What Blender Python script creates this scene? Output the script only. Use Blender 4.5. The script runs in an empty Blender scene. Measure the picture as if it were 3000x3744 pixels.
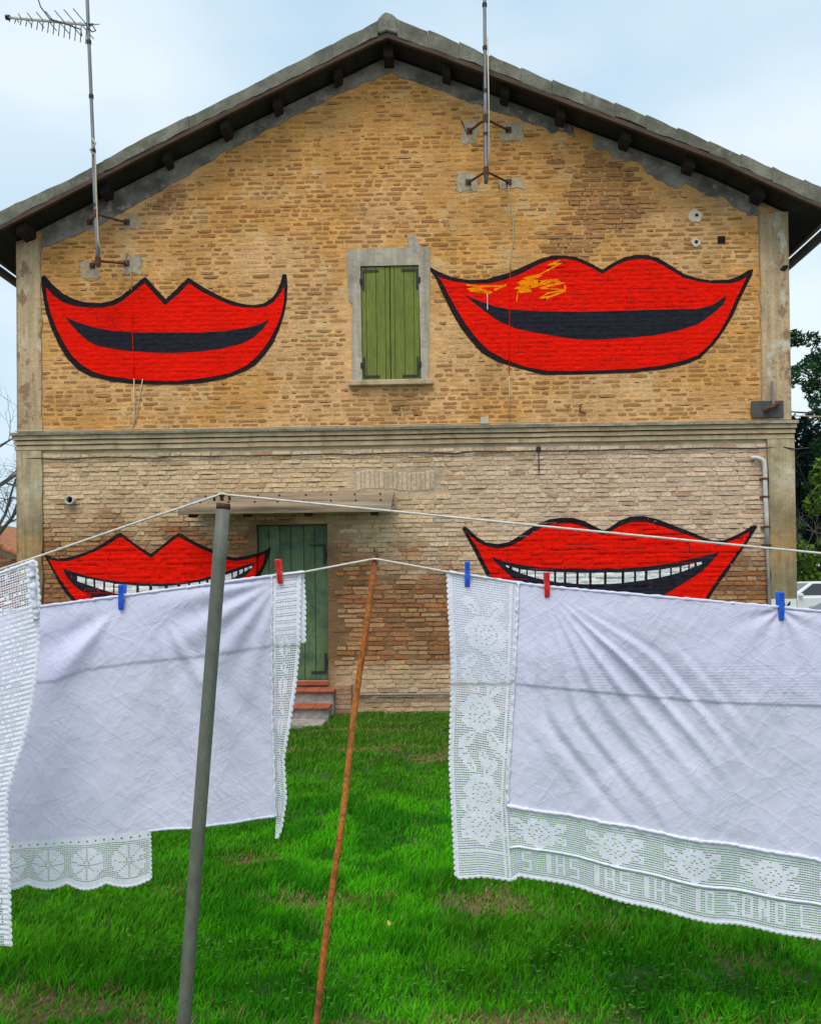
import bpy, bmesh, math, random
import numpy as np
from math import radians, sin, cos, pi, atan2, sqrt, hypot
from mathutils import Vector, Matrix, Euler

SC = bpy.context.scene
COL = SC.collection
rnd = random.Random(7)
rng = np.random.default_rng(11)

# ------------------------------------------------------------------ camera
cam_data = bpy.data.cameras.new('camera')
cam = bpy.data.objects.new('camera', cam_data)
COL.objects.link(cam)
cam_data.sensor_fit = 'HORIZONTAL'
cam_data.sensor_width = 36.0
cam_data.lens = 36.04
cam_data.shift_y = 0.0747
cam_data.clip_start = 0.05
cam_data.clip_end = 2000.0
cam.location = (0.0, -10.2, 1.6)
cam.matrix_world = (Matrix.Translation((0.0, -10.2, 1.6)) @ Matrix.Rotation(radians(1.6), 4, 'Z')
                    @ Matrix.Rotation(radians(90.75), 4, 'X') @ Matrix.Rotation(radians(-0.63), 4, 'Z'))
SC.camera = cam

# ------------------------------------------------------------------ sky and sun
SUN_EL, SUN_AZ = radians(63), radians(194)          # azimuth clockwise from +Y (north)
world = bpy.data.worlds.new('World')
SC.world = world
world.use_nodes = True
wt = world.node_tree
wt.nodes.clear()
def wn(t): return wt.nodes.new(t)
w_out = wn('ShaderNodeOutputWorld')
w_sky = wn('ShaderNodeTexSky')
w_sky.sky_type = 'NISHITA'
w_sky.sun_disc = False
w_sky.sun_elevation = SUN_EL
w_sky.sun_rotation = SUN_AZ
w_sky.air_density = 1.0; w_sky.dust_density = 2.5; w_sky.ozone_density = 1.0
w_b1 = wn('ShaderNodeBackground'); w_b1.inputs['Strength'].default_value = 0.10
wt.links.new(w_sky.outputs[0], w_b1.inputs['Color'])
w_tc = wn('ShaderNodeTexCoord')
w_map = wn('ShaderNodeMapping'); w_map.inputs['Scale'].default_value = (1.0, 1.0, 2.2)
wt.links.new(w_tc.outputs['Generated'], w_map.inputs['Vector'])
w_no = wn('ShaderNodeTexNoise'); w_no.inputs['Scale'].default_value = 1.7
w_no.inputs['Detail'].default_value = 5.0; w_no.inputs['Roughness'].default_value = 0.45
wt.links.new(w_map.outputs[0], w_no.inputs['Vector'])
w_rmp = wn('ShaderNodeValToRGB')                      # thin bluish layer to thick white cloud
w_rmp.color_ramp.elements[0].position = 0.36; w_rmp.color_ramp.elements[0].color = (0.36, 0.57, 0.73, 1)
w_rmp.color_ramp.elements[1].position = 0.64; w_rmp.color_ramp.elements[1].color = (0.76, 0.85, 0.90, 1)
wt.links.new(w_no.outputs['Fac'], w_rmp.inputs['Fac'])
w_b2 = wn('ShaderNodeBackground'); w_b2.inputs['Strength'].default_value = 0.80
wt.links.new(w_rmp.outputs[0], w_b2.inputs['Color'])
w_mix = wn('ShaderNodeMixShader'); w_mix.inputs[0].default_value = 0.80
wt.links.new(w_b1.outputs[0], w_mix.inputs[1]); wt.links.new(w_b2.outputs[0], w_mix.inputs[2])
wt.links.new(w_mix.outputs[0], w_out.inputs[0])

sun_data = bpy.data.lights.new('sun', 'SUN')
sun_data.energy = 1.5
sun_data.angle = radians(34)
sun_data.color = (1.0, 0.96, 0.90)
sun = bpy.data.objects.new('sun', sun_data)
COL.objects.link(sun)
sd = Vector((sin(SUN_AZ) * cos(SUN_EL), cos(SUN_AZ) * cos(SUN_EL), sin(SUN_EL)))
sun.rotation_euler = sd.to_track_quat('Z', 'Y').to_euler()
sun.location = (-4, -12, 14)

SC.view_settings.view_transform = 'Standard'
SC.view_settings.look = 'None'
SC.view_settings.gamma = 1.0
SC.view_settings.use_curve_mapping = False
SC.view_settings.exposure = 0.70

# ------------------------------------------------------------------ helpers
def smooth(a, b, x):
    t = np.clip((np.asarray(x, float) - a) / (b - a), 0, 1)
    return t * t * (3 - 2 * t)

_perm = np.random.default_rng(5).random((256, 256))
def vnoise(x, y, s=1.0):
    """value noise, vectorised, 0..1"""
    x = np.asarray(x, float) * s + 37.3; y = np.asarray(y, float) * s + 71.9
    xi = np.floor(x).astype(int); yi = np.floor(y).astype(int)
    fx = x - xi; fy = y - yi
    fx = fx * fx * (3 - 2 * fx); fy = fy * fy * (3 - 2 * fy)
    g = lambda a, b: _perm[a % 256, b % 256]
    return ((g(xi, yi) * (1 - fx) + g(xi + 1, yi) * fx) * (1 - fy)
            + (g(xi, yi + 1) * (1 - fx) + g(xi + 1, yi + 1) * fx) * fy)
def fbm(x, y, s=1.0, o=4):
    v = 0; a = 0.5; t = 0
    for i in range(o):
        v = v + a * vnoise(np.asarray(x) + 13.7 * i, np.asarray(y) - 5.1 * i, s); t += a
        a *= 0.5; s *= 2.03
    return v / t

def set_props(o, label=None, cat=None, group=None, kind=None):
    if label: o['label'] = label
    if cat: o['category'] = cat
    if group: o['group'] = group
    if kind: o['kind'] = kind
    return o
def thing(name, label, cat, loc=(0, 0, 0), group=None):
    o = bpy.data.objects.new(name, None)
    o.empty_display_size = 0.1
    COL.objects.link(o); o.location = loc
    return set_props(o, label, cat, group)

class MB:
    """collects shapes; build() links them as one mesh object (vertices are world coordinates)"""
    def __init__(s): s.v = []; s.f = []; s.c = []; s.col = None
    def add(s, vs, fs):
        n = len(s.v)
        s.v.extend([tuple(p) for p in vs]); s.f.extend([tuple(i + n for i in f) for f in fs])
        if s.col is not None: s.c.extend([s.col] * len(vs))
    def box(s, x0, x1, y0, y1, z0, z1):
        s.add([(x0,y0,z0),(x1,y0,z0),(x1,y1,z0),(x0,y1,z0),(x0,y0,z1),(x1,y0,z1),(x1,y1,z1),(x0,y1,z1)],
              [(0,3,2,1),(4,5,6,7),(0,1,5,4),(1,2,6,5),(2,3,7,6),(3,0,4,7)])
    def obox(s, a, b, w, h, up=(0, 0, 1)):
        """bar from a to b, w across, h along up"""
        a = Vector(a); b = Vector(b); d = (b - a).normalized(); up = Vector(up)
        r = d.cross(up).normalized() * (w / 2); u = r.cross(d).normalized() * (h / 2)
        s.add([a - r - u, a + r - u, a + r + u, a - r + u, b - r - u, b + r - u, b + r + u, b - r + u],
              [(0,1,2,3),(7,6,5,4),(0,4,5,1),(1,5,6,2),(2,6,7,3),(3,7,4,0)])
    def prism_xz(s, poly, y0, y1):
        n = len(poly)
        ar = sum(poly[i][0]*poly[(i+1)%n][1]-poly[(i+1)%n][0]*poly[i][1] for i in range(n))
        if ar < 0: poly = poly[::-1]
        s.add([(x, y0, z) for x, z in poly] + [(x, y1, z) for x, z in poly],
              [tuple(range(n)), tuple(range(2*n-1, n-1, -1))] + [(i, i+n, (i+1)%n+n, (i+1)%n) for i in range(n)])
    def prism_yz(s, poly, x0, x1):
        n = len(poly)
        ar = sum(poly[i][0]*poly[(i+1)%n][1]-poly[(i+1)%n][0]*poly[i][1] for i in range(n))
        if ar < 0: poly = poly[::-1]
        s.add([(x1, y, z) for y, z in poly] + [(x0, y, z) for y, z in poly],
              [tuple(range(n)), tuple(range(2*n-1, n-1, -1))] + [(i, i+n, (i+1)%n+n, (i+1)%n) for i in range(n)])
    def tube(s, pts, r, n=8, cap=True):
        pts = [Vector(p) for p in pts]; m = len(pts)
        rs = r if hasattr(r, '__len__') else [r] * m
        vs = []; prev = None
        for i, p in enumerate(pts):
            d = (pts[min(i+1, m-1)] - pts[max(i-1, 0)]).normalized()
            if prev is None:
                u = d.orthogonal().normalized()
            else:
                u = (prev - d * prev.dot(d))
                u = u.normalized() if u.length > 1e-6 else d.orthogonal().normalized()
            prev = u; w = d.cross(u)
            for k in range(n):
                a = 2 * pi * k / n
                vs.append(p + (u * cos(a) + w * sin(a)) * rs[i])
        fs = []
        for i in range(m - 1):
            for k in range(n):
                fs.append((i*n+k, i*n+(k+1)%n, (i+1)*n+(k+1)%n, (i+1)*n+k))
        if cap:
            fs.append(tuple(range(n-1, -1, -1))); fs.append(tuple(range((m-1)*n, m*n)))
        s.add(vs, fs)
    def disc(s, c, r, y0, y1, n=14, jit=0.0):
        poly = [(c[0] + r*(1+jit*(rnd.random()-.5))*cos(2*pi*k/n), c[1] + r*(1+jit*(rnd.random()-.5))*sin(2*pi*k/n)) for k in range(n)]
        s.prism_xz(poly, y0, y1)
    def build(s, name, m, parent=None, sm=False, bevel=0.0, label=None, kind=None, inv=None):
        me = bpy.data.meshes.new(name)
        off = Vector((0, 0, 0))
        if parent is not None:
            p = parent
            while p is not None: off += p.location; p = p.parent
        me.from_pydata([(v[0]-off.x, v[1]-off.y, v[2]-off.z) for v in s.v], [], s.f)
        if s.c:
            a = me.color_attributes.new('Col', 'FLOAT_COLOR', 'POINT')
            a.data.foreach_set('color', np.array([(c[0], c[1], c[2], 1.0) for c in s.c], np.float32).ravel())
        if bevel > 0:
            bm = bmesh.new(); bm.from_mesh(me)
            bmesh.ops.bevel(bm, geom=[e for e in bm.edges if len(e.link_faces) == 2 and e.calc_face_angle(0) > 0.5],
                            offset=bevel, segments=1, affect='EDGES', profile=0.5)
            bm.to_mesh(me); bm.free()
        if sm:
            me.polygons.foreach_set('use_smooth', [True] * len(me.polygons))
        o = bpy.data.objects.new(name, me)
        if m is not None: me.materials.append(m)
        COL.objects.link(o)
        if parent is not None: o.parent = parent
        if label: o['label'] = label
        if kind: o['kind'] = kind
        return o

def mesh_np(name, V, Q, m, parent=None, col=None, sm=False, T=None):
    """numpy mesh: V (n,3), Q (k,4) quads, T (j,3) tris"""
    me = bpy.data.meshes.new(name)
    Q = np.zeros((0, 4), int) if Q is None else np.asarray(Q, int)
    T = np.zeros((0, 3), int) if T is None else np.asarray(T, int)
    off = Vector((0, 0, 0)); p = parent
    while p is not None: off += p.location; p = p.parent
    V = np.asarray(V, float) - np.array(off)
    me.vertices.add(len(V)); me.vertices.foreach_set('co', V.astype(np.float32).ravel())
    nl = Q.size + T.size
    me.loops.add(nl); me.loops.foreach_set('vertex_index', np.concatenate([Q.ravel(), T.ravel()]).astype(np.int32))
    me.polygons.add(len(Q) + len(T))
    ls = np.concatenate([np.arange(len(Q)) * 4, len(Q) * 4 + np.arange(len(T)) * 3])
    me.polygons.foreach_set('loop_start', ls.astype(np.int32))
    me.polygons.foreach_set('loop_total', np.concatenate([np.full(len(Q), 4), np.full(len(T), 3)]).astype(np.int32))
    if sm: me.polygons.foreach_set('use_smooth', np.ones(len(Q) + len(T), bool))
    me.update(calc_edges=True); me.validate()
    if col is not None:
        a = me.color_attributes.new('Col', 'FLOAT_COLOR', 'POINT')
        c4 = np.ones((len(V), 4), np.float32); c4[:, :3] = col
        a.data.foreach_set('color', c4.ravel())
    o = bpy.data.objects.new(name, me)
    me.materials.append(m); COL.objects.link(o)
    if parent is not None: o.parent = parent
    return o

# ------------------------------------------------------------------ materials
def mat(name, base, rough=0.8, var=(), bump=(), spec=0.3, metal=0.0, use_col=False, transl=0.0, crease=()):
    """base colour (or per-piece colour attribute) mottled by noises.
    var: list of (scale, strength, colour or None [None = brightness], lo, hi, squash xyz)"""
    m = bpy.data.materials.new(name); m.use_nodes = True
    nt = m.node_tree; N = nt.nodes; L = nt.links
    b = N['Principled BSDF']
    b.inputs['Roughness'].default_value = rough
    b.inputs['Specular IOR Level'].default_value = spec
    b.inputs['Metallic'].default_value = metal
    geo = N.new('ShaderNodeNewGeometry')
    if use_col:
        at = N.new('ShaderNodeAttribute'); at.attribute_name = 'Col'; cur = at.outputs['Color']
    else:
        rgb = N.new('ShaderNodeRGB'); rgb.outputs[0].default_value = (*base, 1); cur = rgb.outputs[0]
    for i, (sc, st, colr, lo, hi, sq) in enumerate(var):
        mp = N.new('ShaderNodeMapping'); mp.inputs['Scale'].default_value = sq
        mp.inputs['Location'].default_value = (3.1 * i, 1.7 * i, 7.3 * i)
        L.new(geo.outputs['Position'], mp.inputs['Vector'])
        no = N.new('ShaderNodeTexNoise'); no.inputs['Scale'].default_value = sc
        no.inputs['Detail'].default_value = 5; no.inputs['Roughness'].default_value = 0.6
        L.new(mp.outputs[0], no.inputs['Vector'])
        mr = N.new('ShaderNodeMapRange'); mr.inputs['From Min'].default_value = lo; mr.inputs['From Max'].default_value = hi
        L.new(no.outputs['Fac'], mr.inputs['Value'])
        mx = N.new('ShaderNodeMix'); mx.data_type = 'RGBA'
        L.new(cur, mx.inputs[6])
        if colr is None:
            mr.inputs['To Min'].default_value = 1 - st; mr.inputs['To Max'].default_value = 1 + st
            mx.blend_type = 'MULTIPLY'; mx.inputs[0].default_value = 1.0
            L.new(mr.outputs[0], mx.inputs[7])
        else:
            mr.inputs['To Min'].default_value = 0; mr.inputs['To Max'].default_value = st
            mx.inputs[7].default_value = (*colr, 1); L.new(mr.outputs[0], mx.inputs[0])
        cur = mx.outputs[2]
    L.new(cur, b.inputs['Base Color'])
    h = None
    for sc, st, sq in bump:
        mp = N.new('ShaderNodeMapping'); mp.inputs['Scale'].default_value = sq
        L.new(geo.outputs['Position'], mp.inputs['Vector'])
        no = N.new('ShaderNodeTexNoise'); no.inputs['Scale'].default_value = sc
        no.inputs['Detail'].default_value = 6; no.inputs['Roughness'].default_value = 0.62
        L.new(mp.outputs[0], no.inputs['Vector'])
        bp = N.new('ShaderNodeBump'); bp.inputs['Strength'].default_value = 1.0; bp.inputs['Distance'].default_value = st
        L.new(no.outputs['Fac'], bp.inputs['Height'])
        if h is not None: L.new(h, bp.inputs['Normal'])
        h = bp.outputs[0]
    for sc, st, deg, sq in crease:                       # ridged noise: sharp ironing and packing creases
        mp0 = N.new('ShaderNodeMapping'); mp0.inputs['Rotation'].default_value = (0, radians(deg), 0)
        mp = N.new('ShaderNodeMapping'); mp.inputs['Scale'].default_value = sq
        L.new(geo.outputs['Position'], mp0.inputs['Vector']); L.new(mp0.outputs[0], mp.inputs['Vector'])
        no = N.new('ShaderNodeTexNoise'); no.inputs['Scale'].default_value = sc
        no.inputs['Detail'].default_value = 3; no.inputs['Roughness'].default_value = 0.55; no.inputs['Distortion'].default_value = .3
        L.new(mp.outputs[0], no.inputs['Vector'])
        def mth(op, a, v=None):
            q = N.new('ShaderNodeMath'); q.operation = op; L.new(a, q.inputs[0])
            if v is not None: q.inputs[1].default_value = v
            return q.outputs[0]
        q = mth('SUBTRACT', no.outputs['Fac'], .5); q = mth('ABSOLUTE', q); q = mth('MULTIPLY', q, -9.0); q = mth('ADD', q, 1.0); q = mth('MAXIMUM', q, 0.0); q = mth('POWER', q, 2.0)
        bp = N.new('ShaderNodeBump'); bp.inputs['Strength'].default_value = .8; bp.inputs['Distance'].default_value = st
        L.new(q, bp.inputs['Height'])
        if h is not None: L.new(h, bp.inputs['Normal'])
        h = bp.outputs[0]
    if h is not None: L.new(h, b.inputs['Normal'])
    if transl > 0:
        tr = N.new('ShaderNodeBsdfTranslucent'); L.new(cur, tr.inputs['Color'])
        if h is not None: L.new(h, tr.inputs['Normal'])
        ms = N.new('ShaderNodeMixShader'); ms.inputs[0].default_value = transl
        L.new(b.outputs[0], ms.inputs[1]); L.new(tr.outputs[0], ms.inputs[2])
        L.new(ms.outputs[0], N['Material Output'].inputs['Surface'])
    return m
O = (1, 1, 1)
M = {}
M['mortar'] = mat('lime_mortar', (.6, .34, .12), .95, use_col=True,
    var=[(2.2, .22, None, .3, .7, O), (12, .20, None, .3, .7, (.6, 1, 2.4)), (60, .20, None, .3, .7, (.7, 1, 2)), (5, .4, (.40, .19, .055), .58, .75, (.6, 1, 2))],
    bump=[(24, .010, (1, 1, 2.2)), (120, .0025, O)])
M['brick'] = mat('old_brick', (.35, .15, .06), .95, use_col=True,
    var=[(30, .28, None, .3, .7, O), (110, .22, None, .3, .7, O)], bump=[(60, .004, O), (200, .0015, O)])
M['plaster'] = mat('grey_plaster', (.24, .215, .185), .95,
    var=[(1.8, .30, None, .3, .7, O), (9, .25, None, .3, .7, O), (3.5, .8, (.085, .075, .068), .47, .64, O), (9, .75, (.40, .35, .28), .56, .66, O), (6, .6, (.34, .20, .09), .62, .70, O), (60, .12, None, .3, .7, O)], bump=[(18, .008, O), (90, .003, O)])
M['pil_up'] = mat('weathered_plaster', (.49, .35, .205), .95,
    var=[(1.5, .25, None, .3, .7, (1, 1, .5)), (3, .3, None, .3, .7, (5, 1, .35)), (6, .8, (.27, .145, .085), .56, .62, (1, 1, .6)), (5, .75, (.60, .54, .45), .58, .64, (1, 1, .5)), (14, .6, (.18, .13, .09), .60, .68, O), (50, .15, None, .3, .7, O)], bump=[(14, .012, O), (80, .003, O)])
M['pil_low'] = mat('stained_plaster', (.36, .24, .13), .95, use_col=True,
    var=[(2.0, .28, None, .3, .7, (1, 1, .5)), (3, .25, None, .3, .7, (5, 1, .35)), (8, .22, None, .3, .7, O), (7, .5, (.22, .14, .08), .6, .68, O), (60, .12, None, .3, .7, O)], bump=[(14, .006, O), (80, .003, O)])
M['surround'] = mat('window_plaster', (.41, .35, .27), .95,
    var=[(3, .25, None, .3, .7, O), (2, .25, None, .3, .7, (5, 1, .4)), (9, .6, (.25, .215, .175), .53, .66, O), (22, .6, (.60, .58, .55), .62, .7, O), (70, .12, None, .3, .7, O)], bump=[(22, .008, O), (100, .003, O)])
M['cement'] = mat('cement_smear', (.40, .335, .245), .95, var=[(6, .25, None, .3, .7, O), (20, .25, None, .3, .7, O), (9, .6, (.55, .35, .14), .5, .66, O)], bump=[(30, .006, O)])
M['cornice'] = mat('cornice_stucco', (.47, .36, .22), .9,
    var=[(2.3, .2, None, .3, .7, (2, 1, .4)), (1.6, .22, None, .3, .7, (1, 1, .6)), (9, .55, (.22, .18, .13), .54, .7, (.7, 1, 1.5)), (7, .6, (.26, .15, .075), .56, .66, (1, 1, .5)), (60, .12, None, .3, .7, O)], bump=[(40, .004, O)])
M['cornice_top'] = mat('cornice_ledge', (.30, .265, .20), .95,
    var=[(4, .3, None, .3, .7, O), (22, .6, (.12, .115, .075), .5, .66, O), (60, .15, None, .3, .7, O)], bump=[(40, .006, O)])
M['roof_edge'] = mat('cement_tile', (.185, .175, .135), .95,
    var=[(3, .4, None, .3, .7, O), (5, .6, (.10, .10, .06), .5, .62, O), (18, .5, (.11, .105, .085), .52, .68, O), (9, .4, (.33, .33, .29), .58, .7, O), (80, .15, None, .3, .7, O)], bump=[(40, .006, O)])
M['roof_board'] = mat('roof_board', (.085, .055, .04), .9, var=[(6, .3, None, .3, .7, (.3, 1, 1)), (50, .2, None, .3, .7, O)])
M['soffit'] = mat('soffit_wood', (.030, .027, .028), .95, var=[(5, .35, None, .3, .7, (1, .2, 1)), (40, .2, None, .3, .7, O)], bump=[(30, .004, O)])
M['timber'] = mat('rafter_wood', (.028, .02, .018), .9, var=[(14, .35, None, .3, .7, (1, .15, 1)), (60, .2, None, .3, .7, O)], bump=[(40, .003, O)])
M['shutter'] = mat('green_shutter_paint', (.145, .170, .018), .6, spec=.35,
    var=[(3, .16, None, .3, .7, (2, 1, .5)), (16, .25, None, .3, .7, (4, 1, .5)), (26, .7, (.05, .085, .02), .64, .72, O), (50, .45, (.27, .33, .09), .62, .75, (3, 1, .6))], bump=[(60, .0012, (3, 1, .3))])
M['door'] = mat('green_door_paint', (.092, .150, .066), .6, spec=.35,
    var=[(2.5, .22, None, .3, .7, (2, 1, .6)), (16, .22, None, .3, .7, (4, 1, .4)), (7, .75, (.035, .065, .06), .5, .68, O), (14, .5, (.15, .21, .05), .58, .72, O)], bump=[(60, .0015, (3, 1, .3))])
M['iron'] = mat('black_iron', (.022, .02, .02), .6, var=[(40, .4, None, .3, .7, O)], spec=.4)
M['rust'] = mat('rusty_steel', (.10, .045, .022), .9, var=[(30, .4, None, .3, .7, O), (12, .5, (.20, .08, .03), .55, .7, O)], bump=[(80, .002, O)])
M['galv'] = mat('galvanised_mast', (.20, .205, .21), .5, var=[(20, .3, None, .3, .7, (1, 1, .2)), (9, .5, (.09, .085, .085), .52, .7, (1, 1, .3))], spec=.5, metal=.3)
M['cable'] = mat('beige_cable', (.50, .42, .28), .7)
M['cable_dark'] = mat('dark_cable', (.05, .045, .04), .8)
M['paint_red'] = mat('red_wall_paint', (.84, .009, .002), .85, spec=.06,
    var=[(2.5, .06, None, .3, .7, O), (14, .12, None, .3, .7, (1, 1, 2)), (70, .07, None, .3, .7, O), (26, .45, (.30, .02, .015), .66, .74, (1, 1, 3))], bump=[(26, .009, (1, 1, 2.4)), (110, .003, O)])
M['paint_black'] = mat('black_wall_paint', (.017, .011, .013), .8, spec=.12, var=[(20, .35, None, .3, .7, O), (60, .5, (.05, .04, .04), .6, .75, O)], bump=[(26, .009, (1, 1, 2.4)), (110, .003, O)])
M['paint_navy'] = mat('blue_black_wall_paint', (.015, .016, .023), .8, spec=.12, var=[(14, .3, None, .3, .7, O), (50, .5, (.06, .065, .08), .62, .75, (1, 1, 3))], bump=[(26, .009, (1, 1, 2.4)), (110, .003, O)])
M['paint_white'] = mat('white_wall_paint', (.74, .73, .70), .7, var=[(30, .12, None, .3, .7, O), (34, .8, (.16, .14, .13), .64, .70, (1, 1, 4))], bump=[(26, .009, (1, 1, 2.4))])
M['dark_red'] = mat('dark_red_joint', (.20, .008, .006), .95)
M['paint_orange'] = mat('orange_spray', (.92, .235, .003), .9, spec=.04, var=[(30, .2, None, .3, .7, O)])
M['wood_grey'] = mat('weathered_board', (.25, .18, .11), .9, var=[(4, .8, (.12, .085, .06), .5, .64, (.15, 1, 3)), (6, .3, None, .3, .7, (.12, 1, 1)), (30, .3, None, .3, .7, (.1, 1, 2)), (5, .4, (.38, .35, .31), .55, .7, (.3, 1, 1))], bump=[(40, .004, (.1, 1, 1))])
M['cotta'] = mat('terracotta_tile', (.34, .085, .04), .75, var=[(5, .25, None, .3, .7, O), (30, .25, None, .3, .7, O), (12, .4, (.17, .10, .08), .56, .7, O)], bump=[(60, .002, O)])
M['concrete'] = mat('step_concrete', (.30, .265, .23), .95, var=[(4, .28, None, .3, .7, O), (20, .3, None, .3, .7, O), (9, .4, (.16, .14, .11), .54, .7, O)], bump=[(40, .005, O)])
M['slate'] = mat('dark_steel_plate', (.085, .08, .082), .7, var=[(8, .25, None, .3, .7, O), (50, .2, None, .3, .7, O)], bump=[(50, .002, O)])
M['pvc'] = mat('white_plastic_pipe', (.60, .58, .53), .45, var=[(10, .2, None, .3, .7, O), (30, .4, (.3, .27, .22), .6, .75, O)])
M['conduit'] = mat('grey_conduit', (.22, .205, .18), .6, var=[(10, .25, None, .3, .7, (1, 1, .3))])
M['box'] = mat('junction_plastic', (.47, .44, .33), .6, var=[(20, .15, None, .3, .7, O)])
M['white_patch'] = mat('white_filler', (.58, .51, .40), .95, var=[(30, .15, None, .3, .7, O)], bump=[(50, .004, O)])
M['hole'] = mat('dark_hole', (.012, .010, .009), 1.0)
M['sign'] = mat('white_sign_paint', (.74, .75, .74), .7, var=[(12, .10, None, .3, .7, O)])
FAB = (.75, .73, .89)
M['sheet'] = mat('white_cotton', FAB, .9, spec=.15, transl=.22,
    var=[(2.2, .05, None, .3, .7, O)], bump=[(6, .007, (1.3, 1, .9)), (22, .0025, (1.6, 1, .9)), (150, .0005, O)], crease=[(2.6, .0017, 28, (1.7, 1, .45)), (3.4, .0013, -35, (1.8, 1, .4)), (7, .0010, 55, (1.7, 1, .5)), (9, .0008, -60, (1.7, 1, .5))])
M['lace'] = mat('white_crochet', (.84, .84, .91), .95, spec=.1, transl=.18, var=[(90, .10, None, .3, .7, O)], bump=[(160, .002, O)])
M['rope'] = mat('clothesline_rope', (.60, .56, .50), .8, var=[(60, .2, None, .3, .7, O)])
M['blue'] = mat('blue_peg_plastic', (.008, .10, .60), .4, var=[(30, .12, None, .3, .7, O)], spec=.5)
M['red'] = mat('red_peg_plastic', (.68, .008, .012), .4, var=[(30, .12, None, .3, .7, O)], spec=.5)
M['steel'] = mat('peg_spring_steel', (.45, .45, .45), .35, metal=.9)
M['post'] = mat('grey_post', (.125, .13, .10), .6, spec=.4,
    var=[(3, .22, None, .3, .7, (1, 1, .35)), (40, .2, None, .3, .7, (1, 1, .5)), (46, .8, (.075, .05, .04), .64, .70, (1, 1, 1)), (5, .4, (.11, .10, .08), .55, .7, (1, 1, .3))], bump=[(120, .001, O)])
M['rustpole'] = mat('orange_rusted_pole', (.46, .125, .025), .85,
    var=[(4, .25, None, .3, .7, (1, 1, .5)), (36, .35, None, .3, .7, O), (3.1, .85, (.46, .21, .04), .50, .60, (1, 1, 1)), (2.3, .85, (.17, .050, .028), .50, .60, (1, 1, 1)), (40, .8, (.09, .035, .022), .58, .68, (1, 1, .6)), (90, .3, None, .3, .7, O)], bump=[(90, .003, O)])
M['soil'] = mat('lawn_soil', (.05, .075, .02), 1.0, use_col=True, var=[(3, .3, None, .3, .7, O), (40, .35, None, .3, .7, O)], bump=[(30, .02, O)])
M['grass'] = mat('grass_blade', (.03, .17, .012), .7, use_col=True, spec=.12, transl=.35)
M['leaf'] = mat('tree_foliage', (.03, .08, .02), .7, use_col=True, spec=.2, transl=.2)
M['bark'] = mat('tree_bark', (.085, .065, .05), .95, var=[(12, .3, None, .3, .7, (1, 1, .3))], bump=[(20, .01, (1, 1, .3))])
M['twig'] = mat('bare_twig', (.10, .085, .08), .95, var=[(12, .25, None, .3, .7, O)])
M['car_white'] = mat('white_car_paint', (.62, .63, .64), .28, spec=.5)
M['car_grey'] = mat('silver_car_paint', (.33, .34, .36), .3, spec=.5, metal=.4)
M['glass'] = mat('car_glass', (.03, .035, .04), .08, spec=.6)
M['rubber'] = mat('tyre_rubber', (.02, .02, .02), .9)
M['chrome'] = mat('rim_alloy', (.45, .45, .46), .35, metal=.8)
M['lamp'] = mat('clear_lamp', (.6, .6, .62), .15, spec=.6)
M['lamp_red'] = mat('red_lamp', (.4, .01, .01), .2, spec=.6)
M['shed_wall'] = mat('shed_plaster', (.36, .27, .18), .95, var=[(4, .2, None, .3, .7, O)], bump=[(20, .006, O)])
M['roof_tile'] = mat('old_roof_tile', (.34, .13, .055), .9, var=[(6, .35, None, .3, .7, O), (20, .4, (.16, .09, .05), .5, .68, O)], bump=[(40, .004, O)])
M['gravel'] = mat('yard_gravel', (.27, .25, .22), 1.0, var=[(30, .25, None, .3, .7, O)], bump=[(60, .01, O)])
M['dry_leaf'] = mat('dry_leaf', (.42, .30, .10), .8, var=[(60, .2, None, .3, .7, O)])
# ------------------------------------------------------------------ the farmhouse
house = thing('farmhouse', 'old two-storey yellow brick farmhouse with a tiled gable roof and a green door', 'house')
XL, XR = -5.22, 4.41
SOF = [(-5.6,5.83),(-5.233,5.979),(-3.532,6.798),(-1.866,7.583),(-.628,8.15),(-.48,8.20),(.166,7.95),(1.43,7.43),(2.234,7.10),(3.502,6.57),(4.404,6.12),(4.82,5.93)]
TOP = [(-5.6,6.05),(-5.232,6.2),(-4.38,6.56),(-3.53,7.0),(-1.865,7.78),(-1.146,8.124),(-.48,8.44),(.169,8.19),(.663,7.967),(1.432,7.629),(2.427,7.229),(3.41,6.786),(4.645,6.243),(4.82,6.165)]
sx, sz = zip(*SOF)
def soffit(x): return np.interp(x, sx, sz)
def roof_top(x): return np.interp(x, [p[0] for p in TOP], [p[1] for p in TOP])
DL, DR, DB, DT = -2.214, -1.318, 0.41, 2.362            # door opening
WL, WR, WB, WT = -1.03, 0.0, 4.14, 5.795                # plastered window surround
PLAS = [(-4.901,5.894),(-4.219,6.138),(-3.369,6.6),(-2.401,7.147),(-1.077,7.773),(-.466,8.013),(.026,7.814),(.586,7.577),(1.467,7.255),(1.76,7.128),(1.95,7.08),(2.13,6.95),(2.42,6.86),(2.6,6.80),(2.70,6.64),(2.86,6.55),(3.15,6.48),(3.30,6.47),(3.53,6.33),(3.70,6.27),(3.87,6.15),(4.07,6.08)]  # drawn lower on the right: extra dark plaster for eave shadow and soot
def plaster_edge(x): return np.interp(x, [p[0] for p in PLAS], [p[1] for p in PLAS])

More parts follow.
